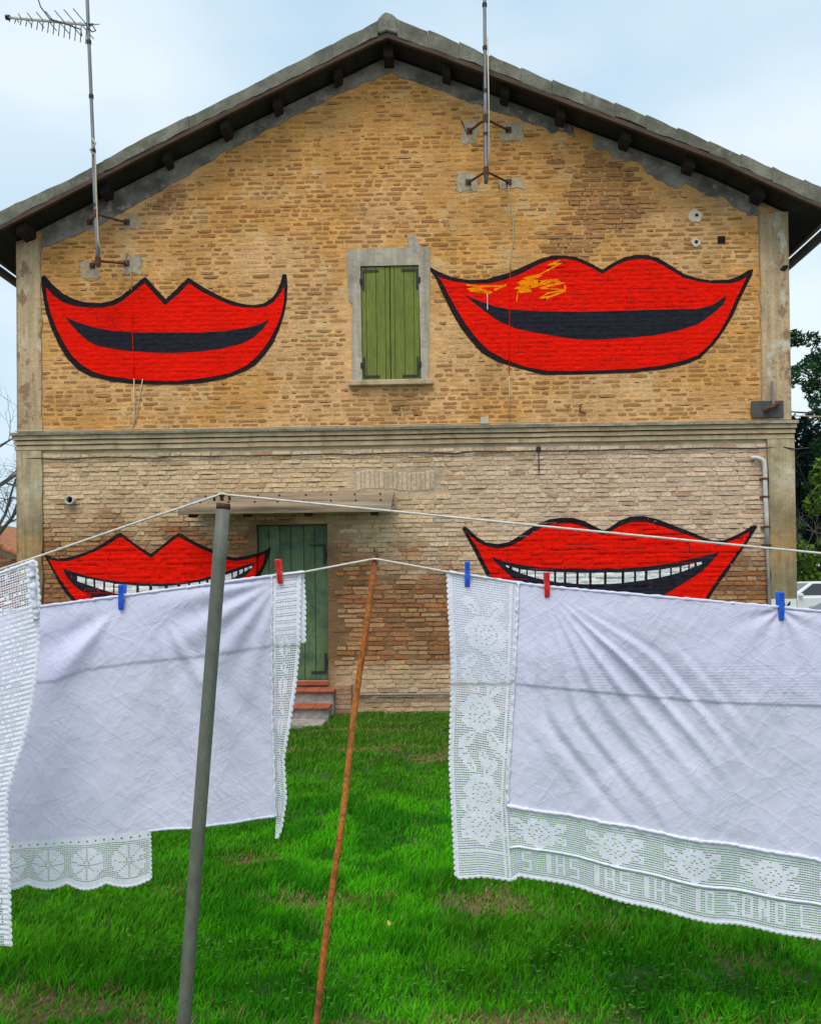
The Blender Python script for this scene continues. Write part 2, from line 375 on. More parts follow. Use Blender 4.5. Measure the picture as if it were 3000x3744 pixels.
def wash(x, z):
    zt = np.interp(x, [-5, -3.4, -2.4, -1.3, 0, .6, 3.2, 4.2], [2.45, 2.25, 2.3, 2.1, 1.9, 1.62, 1.7, 1.85])
    n = fbm(x, z, 2.3, 4)
    w = smooth(zt - .22, zt + .30, z + (n - .5) * .9)
    low = smooth(.72, .50, z + (n - .5) * .3) * smooth(-1.4, -1.0, x) * .75
    return np.maximum(w, low)
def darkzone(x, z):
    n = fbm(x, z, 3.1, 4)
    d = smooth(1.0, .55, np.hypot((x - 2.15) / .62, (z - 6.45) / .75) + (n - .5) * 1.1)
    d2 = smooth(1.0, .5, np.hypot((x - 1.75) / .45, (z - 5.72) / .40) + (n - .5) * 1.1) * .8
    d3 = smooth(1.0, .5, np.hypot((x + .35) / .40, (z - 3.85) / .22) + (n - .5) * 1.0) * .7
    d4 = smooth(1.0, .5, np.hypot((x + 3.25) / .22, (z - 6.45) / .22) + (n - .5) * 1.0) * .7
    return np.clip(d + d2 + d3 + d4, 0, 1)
def lerp(a, b, t):
    t = np.asarray(t)[..., None]
    return np.asarray(a) * (1 - t) + np.asarray(b) * t
def mortar_col(x, z):
    n = fbm(x, z, .9, 4); n2 = fbm(x + 50, z, 4.0, 3)
    up = lerp((.64, .315, .093), (.67, .38, .165), smooth(.35, .65, n))
    up = lerp(up, (.68, .45, .21), smooth(.58, .8, n2) * .6)
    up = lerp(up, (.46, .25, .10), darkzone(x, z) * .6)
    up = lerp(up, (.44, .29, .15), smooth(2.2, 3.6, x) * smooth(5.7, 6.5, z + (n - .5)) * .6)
    w = wash(x, z)
    lo = lerp((.20, .108, .05), lerp((.60, .42, .25), (.62, .44, .305), smooth(-1, 2, x)), w)
    lo = lerp(lo, (.38, .28, .17), smooth(.55, .75, n2) * .45)
    gs = smooth(.13, .06, np.abs(x - .03 + (n - .5) * .1)) * smooth(1.5, 1.8, z) * smooth(2.65, 2.45, z)   # cement streak beside the door
    lo = lerp(lo, (.37, .34, .31), np.clip(gs, 0, 1) * .8)
    fr = smooth(3.14, 3.2, z + (n - .5) * .25) * smooth(3.42, 3.34, z)
    lo = lerp(lo, (.50, .42, .29), fr * .6)
    sc_ = smooth(.62, .5, np.abs(x + .46)) * smooth(.20, .14, np.abs(z - 2.89))
    lo = lerp(lo, (.44, .34, .25), np.clip(sc_, 0, 1) * .7)
    return lerp(up, lo, (z < 3.4).astype(float))

# --- wall: solid core with a mortar face, openings left out
def face_lines(a, b, st, extra):
    g = list(np.linspace(a, b, int(round((b - a) / st)) + 1)) + list(extra)
    g = sorted(g); out = [g[0]]
    for v in g[1:]:
        if v - out[-1] > 1e-4: out.append(v)
    return np.array(out)
gx = face_lines(XL, XR, .07, [DL, DR, WL + .1, WR - .1, -.48])
gz = face_lines(-.1, 8.3, .07, [DB, DT, WB, WT - .2, 3.40])
X, Z = np.meshgrid(gx, gz, indexing='ij')
Zc = np.minimum(Z, soffit(X))
V = np.stack([X, np.zeros_like(X), Zc], -1).reshape(-1, 3)
idx = np.arange(X.size).reshape(X.shape)
cx = (gx[:-1] + gx[1:])[:, None] / 2 + 0 * gz[None, :-1]; cz = (gz[:-1] + gz[1:])[None, :] / 2 + 0 * cx
keep = ~((cx > DL) & (cx < DR) & (cz > DB) & (cz < DT)) & ~((cx > WL + .1) & (cx < WR - .1) & (cz > WB) & (cz < WT - .2))
keep &= (gz[None, :-1] < np.minimum(soffit(gx[:-1]), soffit(gx[1:]))[:, None] + .05)
Q = np.stack([idx[:-1, :-1], idx[1:, :-1], idx[1:, 1:], idx[:-1, 1:]], -1)[keep]
MC = mortar_col(V[:, 0], V[:, 2])
core = MB()
poly = [(XL, -.1), (XR, -.1), (XR, float(soffit(XR)))] + [p for p in reversed(SOF) if XL < p[0] < XR] + [(XL, float(soffit(XL)))]
core.prism_xz(poly, .14, 10.0)
for x in (XL, XR): core.box(min(x, x + .02 if x < 0 else x - .02), max(x, x + .02 if x < 0 else x - .02), 0.001, .139, -.1, float(soffit(x)) - .02)
core.box(DL - .10, DL - .0005, .002, .139, DB, DT); core.box(DR + .0005, DR + .10, .002, .139, DB, DT)
core.box(DL - .1, DR + .1, .002, .139, DT + .0005, DT + .1); core.box(DL - .1, DR + .1, .002, .139, DB - .1, DB - .0005)
nv = len(V)
V2 = np.array(core.v)
allV = np.concatenate([V, V2])
col2 = np.tile(np.array([.33, .23, .14]), (len(V2), 1))
# polygons of the core are n-gons: fan them
T = []
for f in core.f:
    for i in range(1, len(f) - 1): T.append((f[0] + nv, f[i] + nv, f[i + 1] + nv))
wall = mesh_np('wall', allV, Q, M['mortar'], house, np.concatenate([MC, col2]), T=np.array(T))

# --- bricks
MOUTHS = {
 'UL':{
  'outer':[(-4.901,5.537),(-4.865,5.556),(-4.764,5.434),(-4.623,5.31),(-4.482,5.237),(-4.32,5.194),(-4.139,5.186),(-3.997,5.217),(-3.896,5.265),(-3.754,5.372),(-3.597,5.505),(-3.568,5.494),(-3.473,5.386),(-3.323,5.217),(-3.171,5.36),(-3.04,5.483),(-3.02,5.477),(-2.87,5.373),(-2.671,5.259),(-2.511,5.186),(-2.352,5.137),(-2.212,5.12),(-2.092,5.138),(-1.992,5.195),(-1.922,5.284),(-1.871,5.402),(-1.846,5.505),(-1.796,5.5),(-1.785,5.36),(-1.797,5.161),(-1.835,4.983),(-1.896,4.805),(-1.977,4.627),(-2.078,4.49),(-2.199,4.363),(-2.339,4.286),(-2.579,4.201),(-2.88,4.15),(-3.18,4.136),(-3.481,4.141),(-3.783,4.158),(-4.044,4.197),(-4.286,4.261),(-4.446,4.344),(-4.587,4.497),(-4.687,4.659),(-4.787,4.882),(-4.857,5.104),(-4.89,5.306),(-4.906,5.417)],
  'red':[(-4.845,5.401),(-4.755,5.293),(-4.624,5.2),(-4.462,5.146),(-4.28,5.127),(-4.119,5.125),(-3.998,5.147),(-3.876,5.204),(-3.714,5.331),(-3.589,5.425),(-3.493,5.317),(-3.334,5.137),(-3.192,5.25),(-3.027,5.411),(-2.871,5.303),(-2.671,5.199),(-2.492,5.122),(-2.332,5.089),(-2.173,5.079),(-2.053,5.097),(-1.953,5.161),(-1.872,5.263),(-1.827,5.351),(-1.829,5.182),(-1.864,5.003),(-1.936,4.826),(-2.037,4.648),(-2.158,4.491),(-2.319,4.355),(-2.519,4.269),(-2.819,4.215),(-3.18,4.182),(-3.481,4.187),(-3.782,4.218),(-4.044,4.257),(-4.245,4.315),(-4.406,4.414),(-4.526,4.536),(-4.626,4.698),(-4.716,4.881),(-4.786,5.063),(-4.83,5.244)],
  'gap':[(-4.6,5.019),(-4.443,4.945),(-4.241,4.881),(-4.0,4.83),(-3.678,4.804),(-3.276,4.796),(-2.875,4.788),(-2.575,4.802),(-2.315,4.833),(-2.155,4.87),(-2.018,4.937),(-2.095,4.819),(-2.216,4.712),(-2.376,4.635),(-2.616,4.58),(-2.917,4.546),(-3.238,4.536),(-3.519,4.547),(-3.78,4.572),(-4.021,4.607),(-4.203,4.65),(-4.323,4.713),(-4.444,4.825),(-4.544,4.937)]},
 'UR':{
  'outer':[(-0.016,5.532),(0.01,5.549),(0.107,5.491),(0.286,5.415),(0.49,5.379),(0.695,5.383),(0.848,5.423),(1.028,5.476),(1.182,5.544),(1.361,5.623),(1.514,5.66),(1.667,5.657),(1.819,5.633),(1.996,5.552),(2.134,5.472),(2.275,5.559),(2.402,5.62),(2.555,5.648),(2.706,5.639),(2.832,5.598),(2.957,5.518),(3.107,5.413),(3.258,5.351),(3.458,5.311),(3.66,5.311),(3.786,5.347),(3.913,5.421),(3.981,5.44),(3.967,5.369),(3.884,5.205),(3.819,5.078),(3.728,4.876),(3.625,4.7),(3.496,4.524),(3.318,4.349),(3.14,4.276),(2.862,4.217),(2.508,4.185),(2.154,4.179),(1.799,4.173),(1.393,4.175),(1.089,4.263),(0.835,4.344),(0.632,4.463),(0.506,4.607),(0.368,4.79),(0.255,4.998),(0.155,5.206),(0.068,5.414)],
  'red':[(0.093,5.426),(0.285,5.363),(0.515,5.327),(0.745,5.33),(0.924,5.37),(1.104,5.43),(1.283,5.522),(1.463,5.597),(1.666,5.616),(1.819,5.587),(1.995,5.501),(2.133,5.416),(2.3,5.52),(2.453,5.581),(2.605,5.595),(2.731,5.582),(2.856,5.52),(2.981,5.441),(3.131,5.348),(3.307,5.298),(3.508,5.269),(3.709,5.267),(3.835,5.302),(3.899,5.344),(3.834,5.206),(3.756,5.054),(3.665,4.852),(3.562,4.676),(3.446,4.525),(3.293,4.388),(3.116,4.327),(2.863,4.268),(2.509,4.231),(2.155,4.222),(1.8,4.219),(1.445,4.225),(1.166,4.282),(0.912,4.381),(0.709,4.501),(0.583,4.631),(0.445,4.814),(0.332,5.009),(0.219,5.218),(0.144,5.374)],
  'gap':[(0.424,5.195),(0.564,5.133),(0.767,5.052),(0.971,5.001),(1.353,4.97),(1.861,4.952),(2.368,4.955),(2.747,4.96),(3.075,4.961),(3.302,4.961),(3.479,5.004),(3.631,5.108),(3.649,5.113),(3.617,5.019),(3.477,4.894),(3.299,4.77),(3.021,4.686),(2.742,4.641),(2.439,4.616),(2.109,4.602),(1.856,4.607),(1.653,4.636),(1.349,4.693),(1.044,4.764),(0.841,4.858),(0.664,4.99),(0.538,5.095)],
  'scA':[(0.451,5.316),(0.668,5.285),(0.463,5.264),(0.693,5.246),(0.488,5.238),(0.769,5.224),(0.705,5.2),(0.591,5.295),(0.898,5.293),(0.949,5.305),(0.795,5.244)],
  'scB':[(1.615,5.599),(1.462,5.538),(1.627,5.56),(1.358,5.425),(1.154,5.378),(1.384,5.411),(1.077,5.328),(1.358,5.361),(1.102,5.302),(1.408,5.321),(1.051,5.264),(1.254,5.234),(1.088,5.225),(1.587,5.356),(1.255,5.337),(1.459,5.294),(1.662,5.316),(1.356,5.258),(1.674,5.226),(1.457,5.192),(1.355,5.13),(1.495,5.152),(1.418,5.103),(1.457,5.14),(1.674,5.213),(1.667,5.316)],
  'scC':[(1.254,5.222),(1.088,5.212),(1.255,5.324),(1.101,5.238),(1.331,5.297),(1.128,5.34),(1.307,5.387),(1.154,5.352),(1.293,5.298),(1.178,5.249),(1.357,5.348),(1.229,5.273),(1.459,5.346),(1.612,5.33)],
  'drip':[(1.088,5.225),(1.069,5.089)],
  'wdrip':[(0.708,5.2),(0.708,5.002)]},
 'LL':{
  'outer':[(-4.919,2.061),(-4.893,2.065),(-4.843,2.011),(-4.722,1.969),(-4.601,1.978),(-4.44,2.02),(-4.299,2.064),(-4.137,2.151),(-3.976,2.259),(-3.919,2.288),(-3.875,2.257),(-3.736,2.146),(-3.536,2.015),(-3.395,2.112),(-3.254,2.23),(-3.174,2.278),(-3.124,2.248),(-2.975,2.157),(-2.756,2.055),(-2.597,1.978),(-2.478,1.953),(-2.339,1.971),(-2.199,2.009),(-2.099,2.051),(-2.039,2.09),(-2.06,1.987),(-2.121,1.84),(-2.202,1.692),(-2.343,1.476),(-2.603,1.262),(-3.003,1.107),(-3.503,1.053),(-3.983,1.097),(-4.304,1.219),(-4.504,1.4),(-4.624,1.54),(-4.724,1.7),(-4.803,1.861),(-4.873,1.991)],
  'red':[(-4.823,1.96),(-4.702,1.935),(-4.581,1.934),(-4.44,1.976),(-4.259,2.043),(-4.097,2.121),(-3.926,2.228),(-3.886,2.224),(-3.736,2.107),(-3.533,1.961),(-3.396,2.073),(-3.195,2.219),(-3.165,2.215),(-2.976,2.107),(-2.747,2.005),(-2.598,1.93),(-2.459,1.909),(-2.299,1.931),(-2.18,1.973),(-2.12,2.004),(-2.14,1.889),(-2.252,1.677),(-2.402,1.507),(-2.643,1.321),(-3.023,1.167),(-3.502,1.108),(-3.943,1.146),(-4.243,1.248),(-4.433,1.399),(-4.563,1.54),(-4.683,1.71),(-4.763,1.84)],
  'gap':[(-4.652,1.849),(-4.501,1.797),(-4.341,1.746),(-4.14,1.704),(-3.899,1.667),(-3.659,1.649),(-3.379,1.642),(-3.139,1.659),(-2.939,1.685),(-2.739,1.738),(-2.539,1.799),(-2.36,1.856),(-2.23,1.886),(-2.236,1.851),(-2.301,1.762),(-2.421,1.665),(-2.561,1.578),(-2.801,1.461),(-3.101,1.366),(-3.501,1.33),(-3.901,1.364),(-4.152,1.426),(-4.282,1.477),(-4.402,1.548),(-4.522,1.639),(-4.602,1.739)],
  'teeth':[[(-4.465,1.743),(-4.365,1.721),(-4.365,1.646),(-4.466,1.682)],[(-4.345,1.717),(-4.261,1.698),(-4.261,1.61),(-4.345,1.639)],[(-4.237,1.692),(-4.136,1.673),(-4.137,1.57),(-4.237,1.601)],[(-4.11,1.668),(-4.01,1.648),(-4.011,1.532),(-4.111,1.562)],[(-3.99,1.644),(-3.876,1.632),(-3.876,1.505),(-3.991,1.526)],[(-3.851,1.629),(-3.719,1.616),(-3.72,1.478),(-3.852,1.501)],[(-3.687,1.613),(-3.555,1.609),(-3.556,1.472),(-3.688,1.475)],[(-3.515,1.607),(-3.359,1.604),(-3.36,1.47),(-3.516,1.471)],[(-3.319,1.608),(-3.199,1.618),(-3.2,1.491),(-3.32,1.475)],[(-3.159,1.622),(-3.063,1.633),(-3.064,1.515),(-3.16,1.496)],[(-3.035,1.637),(-2.929,1.655),(-2.93,1.554),(-3.036,1.523)],[(-2.909,1.658),(-2.839,1.67),(-2.84,1.581),(-2.91,1.56)],[(-2.809,1.678),(-2.719,1.704),(-2.72,1.619),(-2.81,1.59)],[(-2.699,1.71),(-2.619,1.732),(-2.62,1.651),(-2.7,1.625)],[(-2.599,1.738),(-2.52,1.762),(-2.52,1.687),(-2.6,1.657)],[(-2.5,1.769),(-2.448,1.787),(-2.448,1.727),(-2.5,1.698)],[(-2.42,1.796),(-2.376,1.811),(-2.376,1.766),(-2.42,1.743)],[(-2.356,1.818),(-2.316,1.832),(-2.316,1.798),(-2.356,1.777)],[(-2.3,1.837),(-2.26,1.851),(-2.26,1.827),(-2.3,1.806)]]},
 'LR':{
  'outer':[(0.36,2.282),(0.396,2.307),(0.442,2.276),(0.535,2.181),(0.652,2.108),(0.793,2.083),(0.934,2.105),(1.052,2.174),(1.17,2.255),(1.312,2.336),(1.453,2.385),(1.593,2.402),(1.734,2.396),(1.873,2.352),(2.012,2.279),(2.105,2.231),(2.199,2.282),(2.293,2.351),(2.433,2.403),(2.596,2.408),(2.758,2.368),(2.92,2.303),(3.104,2.23),(3.266,2.158),(3.427,2.097),(3.565,2.096),(3.682,2.141),(3.821,2.209),(3.938,2.289),(3.977,2.289),(3.972,2.249),(3.866,2.08),(3.724,1.883),(3.582,1.675),(3.464,1.513),(3.357,1.351),(3.134,1.119),(2.668,0.984),(2.203,0.941),(1.621,0.994),(1.203,1.138),(0.924,1.352),(0.67,1.673),(0.556,1.898),(0.475,2.063)],
  'red':[(0.423,2.229),(0.535,2.122),(0.651,2.057),(0.792,2.024),(0.957,2.051),(1.075,2.115),(1.216,2.207),(1.358,2.283),(1.499,2.328),(1.686,2.331),(1.849,2.293),(1.988,2.221),(2.099,2.173),(2.198,2.225),(2.315,2.294),(2.456,2.332),(2.642,2.33),(2.804,2.281),(2.965,2.22),(3.15,2.159),(3.334,2.087),(3.518,2.031),(3.704,2.106),(3.886,2.197),(3.819,2.069),(3.701,1.907),(3.56,1.722),(3.441,1.56),(3.311,1.351),(3.065,1.167),(2.646,1.049),(2.204,1.011),(1.646,1.064),(1.25,1.208),(0.995,1.399),(0.729,1.672),(0.626,1.873),(0.534,2.063)],
  'gap':[(0.709,1.938),(0.86,1.87),(1.071,1.826),(1.305,1.79),(1.632,1.767),(2.052,1.758),(2.447,1.77),(2.75,1.797),(3.029,1.845),(3.285,1.9),(3.517,1.951),(3.423,1.84),(3.305,1.725),(3.095,1.587),(2.861,1.449),(2.697,1.357),(2.207,1.222),(1.672,1.274),(1.276,1.419),(1.033,1.598),(0.929,1.705),(0.801,1.824)],
  'teeth':[[(0.897,1.818),(0.935,1.807),(0.934,1.786),(0.897,1.803)],[(0.972,1.796),(1.051,1.772),(1.051,1.731),(0.972,1.768)],[(1.075,1.766),(1.145,1.758),(1.144,1.697),(1.074,1.721)],[(1.164,1.755),(1.25,1.744),(1.249,1.661),(1.163,1.691)],[(1.264,1.743),(1.486,1.728),(1.485,1.61),(1.263,1.657)],[(1.514,1.727),(1.608,1.723),(1.606,1.596),(1.513,1.604)],[(1.638,1.722),(1.759,1.717),(1.758,1.582),(1.636,1.593)],[(1.79,1.716),(1.916,1.713),(1.914,1.573),(1.788,1.579)],[(1.948,1.713),(2.098,1.714),(2.096,1.573),(1.946,1.573)],[(2.132,1.714),(2.314,1.716),(2.312,1.584),(2.13,1.573)],[(2.349,1.717),(2.465,1.719),(2.464,1.601),(2.347,1.588)],[(2.493,1.72),(2.598,1.725),(2.596,1.617),(2.492,1.604)],[(2.633,1.728),(2.772,1.74),(2.771,1.645),(2.631,1.623)],[(2.796,1.742),(2.907,1.76),(2.906,1.676),(2.794,1.649)],[(2.93,1.764),(3.023,1.779),(3.022,1.704),(2.929,1.681)],[(3.047,1.783),(3.128,1.8),(3.127,1.743),(3.046,1.712)],[(3.149,1.804),(3.202,1.816),(3.202,1.771),(3.148,1.751)],[(3.233,1.822),(3.295,1.835),(3.295,1.807),(3.232,1.783)]]}}
def inside(poly, x, z):
    x = np.asarray(x, float); z = np.asarray(z, float); r = np.zeros(x.shape, bool)
    n = len(poly)
    for i in range(n):
        x1, z1 = poly[i]; x2, z2 = poly[(i + 1) % n]
        if z1 == z2: continue
        c = ((z1 > z) != (z2 > z)) & (x < (x2 - x1) * (z - z1) / (z2 - z1) + x1)
        r ^= c
    return r
def dist_poly(poly, x, z):
    """distance to and nearest point on a closed polyline"""
    P = np.stack([x, z], -1); best = np.full(len(P), 1e9); bp = P.copy()
    n = len(poly)
    for i in range(n):
        a = np.array(poly[i]); b = np.array(poly[(i + 1) % n]); d = b - a
        t = np.clip(((P - a) @ d) / max(d @ d, 1e-12), 0, 1)
        q = a + t[:, None] * d; dd = np.hypot(*(P - q).T)
        k = dd < best; best[k] = dd[k]; bp[k] = q[k]
    return best, bp

BK = []                                                  # x0 x1 z0 z1 proud
PITCH = .0585
HR = .006
HX0, HZ0 = -5.3, -.1
Hm = np.zeros((1640, 1420), np.float32)
def hole_at(x0, x1, z0, z1):
    c = lambda a, b, d, e: x1 > a and x0 < b and z1 > d and z0 < e
    return (c(DL - .02, DR + .02, DB - .02, DT + .02) or c(WL, WR, 4.05, WT) or c(-.96, .04, 2.755, 3.04)
            or c(XL, XR, 3.325, 3.56) or c(-1.24, -1.0, -.1, .385) or c(-2.35, -1.22, -.1, .43))
for k in range(int(8.2 / PITCH)):
    z0 = .02 + k * PITCH
    if z0 < 3.35 < z0 + PITCH: continue
    x = -4.93 + rnd.choice([-.12, 0, -.06]) + rnd.uniform(-.02, .02)
    low = z0 < 3.4
    xe = 4.10 if low else 4.06
    while x < xe:
        ln = rnd.choice([.255, .25, .26, .125] if low else [.25, .25, .125, .125, .12])
        zz = z0 + .004 * sin(x * 1.3 + k * .7) + rnd.uniform(-.0015, .0015)
        x0, x1 = max(x, -4.905), min(x + ln - .011, xe)
        h = rnd.uniform(.044, .050)
        x += ln
        if x1 - x0 < .05: continue
        mx_ = (x0 + x1) / 2
        if zz + h > float(plaster_edge(mx_)) - .02 or hole_at(x0, x1, zz, zz + h): continue
        dz = float(darkzone(np.array(mx_), np.array(zz)))
        if not low and dz < .25 + .6 * rnd.random():                          # upper floor: pointing smeared over most brick edges
            cov = float(fbm(mx_, zz, 1.6, 3))
            if rnd.random() < .25 + .5 * smooth(.42, .62, cov): pr = .002; cover = True
            else: pr = .004; cover = False
            h2 = h * rnd.uniform(.50, .85); zz += (h - h2) * rnd.uniform(.2, .8); h = h2
            l2 = (x1 - x0) * rnd.uniform(.70, 1.0); x0 += (x1 - x0 - l2) * rnd.random(); x1 = x0 + l2
        else:
            cover = False
            pr = rnd.uniform(.004, .012)
            if low and rnd.random() < .25: h *= rnd.uniform(.7, .95)
            if low and rnd.random() < .2: l2 = (x1 - x0) * rnd.uniform(.6, .95); x0 += (x1 - x0 - l2) * rnd.random(); x1 = x0 + l2
        BK.append((x0, x1, zz, zz + h, pr, cover, dz))
        i0, i1 = int((x0 - HX0) / HR), int((x1 - HX0) / HR); j0, j1 = int((zz - HZ0) / HR), int((zz + h - HZ0) / HR)
        Hm[i0:i1 + 1, j0:j1 + 1] = pr + rnd.uniform(-.0015, .0015)
_k = [np.roll(Hm, s, a) for a in (0, 1) for s in (-1, 1)]
Hm = (Hm * 2 + sum(_k)) / 6 * 1.0
_i = np.arange(Hm.shape[0])[:, None] * HR; _j = np.arange(Hm.shape[1])[None, :] * HR
Hm = Hm + (fbm(_i + 0 * _j, _j + 0 * _i, 22, 3) - .5) * .006
def relief(x, z):
    fi = np.clip((np.asarray(x) - HX0) / HR, 0, Hm.shape[0] - 2); fj = np.clip((np.asarray(z) - HZ0) / HR, 0, Hm.shape[1] - 2)
    i = fi.astype(int); j = fj.astype(int); a = fi - i; b = fj - j
    return (Hm[i, j] * (1 - a) + Hm[i + 1, j] * a) * (1 - b) + (Hm[i, j + 1] * (1 - a) + Hm[i + 1, j + 1] * a) * b

outs = [MOUTHS[k]['outer'] for k in MOUTHS]
bc = np.array([((b[0] + b[1]) / 2, (b[2] + b[3]) / 2) for b in BK])
under = np.zeros(len(BK), bool)
for po in outs:
    full = np.ones(len(BK), bool)
    for u, v in ((0, 2), (1, 2), (0, 3), (1, 3)):
        full &= inside(po, np.array([b[u] for b in BK]), np.array([b[v] for b in BK]))
    under |= full
BK = [b for b, u in zip(BK, under) if not u]

def brick_colour(x, z, cover, dz):
    m_ = mortar_col(np.array([x]), np.array([z]))[0]
    if z > 3.4:
        if cover: c = m_ * rnd.uniform(.78, 1.02)
        else:
            c = np.array(rnd.choice([(.37, .155, .040), (.31, .12, .034), (.41, .185, .055), (.26, .095, .03), (.45, .215, .065)])) * rnd.uniform(.74, 1.05)
            c = c * .72 + m_ * .28
        if dz > .4: c = np.array(rnd.choice([(.34, .15, .055), (.26, .11, .045), (.42, .21, .08), (.37, .165, .055)])) * rnd.uniform(.75, 1.2) * .8 + m_ * .2
        return c
    w = float(wash(np.array(x), np.array(z)))
    bare = np.array(rnd.choice([(.36, .145, .055), (.40, .18, .075), (.27, .115, .05), (.45, .245, .115), (.38, .155, .058)])) * rnd.uniform(.8, 1.15)
    if rnd.random() < .02: bare = np.array((.36, .115, .05))
    pale = lerp((.68, .475, .285), (.70, .49, .345), smooth(-1, 2, x)) * rnd.uniform(.80, 1.1)
    if rnd.random() < .10: w *= .55
    return bare * (1 - w) + pale * w
def brick_geo(mb, x0, x1, z0, z1, p, rough=.35):
    w, h = x1 - x0, z1 - z0; c = min(.010, h * .28)
    pts = [(c, 0), (w * .35, 0), (w * .68, 0), (w - c, 0), (w, c), (w, h - c), (w - c, h), (w * .64, h), (w * .33, h), (c, h), (0, h - c), (0, c)]
    j = h * rough * .32
    fr = []; bk = []
    for a, b in pts:
        a += rnd.uniform(-j, j) * 1.6; b += rnd.uniform(-j, j)
        fr.append((x0 + a + (w / 2 - a) * .05, -p + rnd.uniform(-.001, .001), z0 + b + (h / 2 - b) * .10)); bk.append((x0 + a, .004, z0 + b))
    n = len(pts)
    mb.add(fr + bk, [tuple(range(n))] + [(i, i + n, (i + 1) % n + n, (i + 1) % n) for i in range(n)])
def hidden_by_cloth(x, z):
    return (z < 1.45 and x < -1.75) or (z < 1.2 and x > .2) or (-2.3 < x < -1.3 and z < 2.4)
order = sorted(range(len(BK)), key=lambda i: -((BK[i][1] - BK[i][0]) * (BK[i][3] - BK[i][2]) *
               (.0 if hidden_by_cloth(BK[i][0], BK[i][2]) else 1.0) * (.25 if BK[i][5] else 1.0)))
single = set(order[:300])
rest = MB(); rest.col = (0, 0, 0)
for i, (x0, x1, z0, z1, p, cover, dz) in enumerate(BK):
    c = brick_colour((x0 + x1) / 2, (z0 + z1) / 2, cover, dz)
    mb = MB() if i in single else rest
    mb.col = tuple(c)
    brick_geo(mb, x0, x1, z0, z1, p, .48 if z0 > 3.4 else .36)
    if i in single: mb.build('brick', M['brick'], wall)
rest.build('brickwork', M['brick'], wall, kind='stuff')
# eroded joints and chipped arrises: dark slivers with joint shadow in their colour
joint_dash = MB()
for (x0, x1, z0, z1, p, cover, dz) in BK:
    low = z0 < 3.3
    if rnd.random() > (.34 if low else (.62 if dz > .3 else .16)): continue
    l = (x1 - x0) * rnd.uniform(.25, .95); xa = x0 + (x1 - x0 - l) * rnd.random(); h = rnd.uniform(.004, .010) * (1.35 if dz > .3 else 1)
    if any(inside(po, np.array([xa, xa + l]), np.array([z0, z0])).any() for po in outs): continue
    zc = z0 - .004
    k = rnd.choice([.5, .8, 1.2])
    joint_dash.col = (.11 * k, .065 * k, .035 * k)
    if dz > .3 and rnd.random() < .45: joint_dash.prism_xz([(x0 - .010, zc), (x0 - .002, zc), (x0 - .001, z1), (x0 - .009, z1)], -.0027, .003)
    joint_dash.prism_xz([(xa, zc), (xa + l * .3, zc - h * rnd.uniform(.4, .7)), (xa + l * .7, zc - h * rnd.uniform(.3, .8)), (xa + l, zc - h * .2), (xa + l * .72, zc + h * rnd.uniform(.2, .6)), (xa + l * .3, zc + h * rnd.uniform(.2, .6))], -.0025, .003)
joint_dash.build('eroded_joint_shade', M['brick'], wall, kind='stuff')
def course_dashes(poly, dens, gap):
    """dark red slivers at worn joints, joint shadow put into their colour, along the same courses"""
    mb = MB(); px = [p[0] for p in poly]; pz = [p[1] for p in poly]
    for k in range(int((min(pz) - .02) / PITCH), int((max(pz) - .02) / PITCH) + 1):
        x = min(px)
        while x < max(px):
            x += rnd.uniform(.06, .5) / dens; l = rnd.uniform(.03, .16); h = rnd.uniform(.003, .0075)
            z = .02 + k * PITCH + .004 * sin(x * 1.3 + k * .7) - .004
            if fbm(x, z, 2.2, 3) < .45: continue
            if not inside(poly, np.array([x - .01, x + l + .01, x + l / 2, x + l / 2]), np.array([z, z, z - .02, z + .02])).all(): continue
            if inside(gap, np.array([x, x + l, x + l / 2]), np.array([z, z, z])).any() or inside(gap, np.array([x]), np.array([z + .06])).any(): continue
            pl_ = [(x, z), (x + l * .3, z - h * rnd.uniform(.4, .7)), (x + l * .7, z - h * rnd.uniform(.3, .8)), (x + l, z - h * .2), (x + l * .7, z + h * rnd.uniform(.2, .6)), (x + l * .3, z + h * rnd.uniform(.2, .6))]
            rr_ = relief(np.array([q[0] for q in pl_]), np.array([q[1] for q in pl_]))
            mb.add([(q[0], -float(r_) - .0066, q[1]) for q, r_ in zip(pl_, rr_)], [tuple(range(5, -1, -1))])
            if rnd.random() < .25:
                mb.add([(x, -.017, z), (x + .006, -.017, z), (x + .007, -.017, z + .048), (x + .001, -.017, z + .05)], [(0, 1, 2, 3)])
    return mb
# upright bricks of the walled-up arch over the door
for k in range(17):
    mb = MB(); x0 = -.945 + k * .0575
    w_ = rnd.uniform(.75, 1.0)
    mb.col = tuple(np.array((.62, .46, .31)) * w_)
    zb = 2.765 + .02 * sin(k * .4) + rnd.uniform(-.008, .008)
    brick_geo(mb, x0, x0 + .049, zb, zb + .245, .007, .035)
    mb.build('upright_brick', M['brick'], wall)
# exposed bricks in the cement streak
for x0, z0, cc in ((-.52, 2.40, (.36, .13, .06)), (-.21, 2.31, (.27, .12, .07)), (-.42, 2.22, (.45, .36, .27))):
    pass

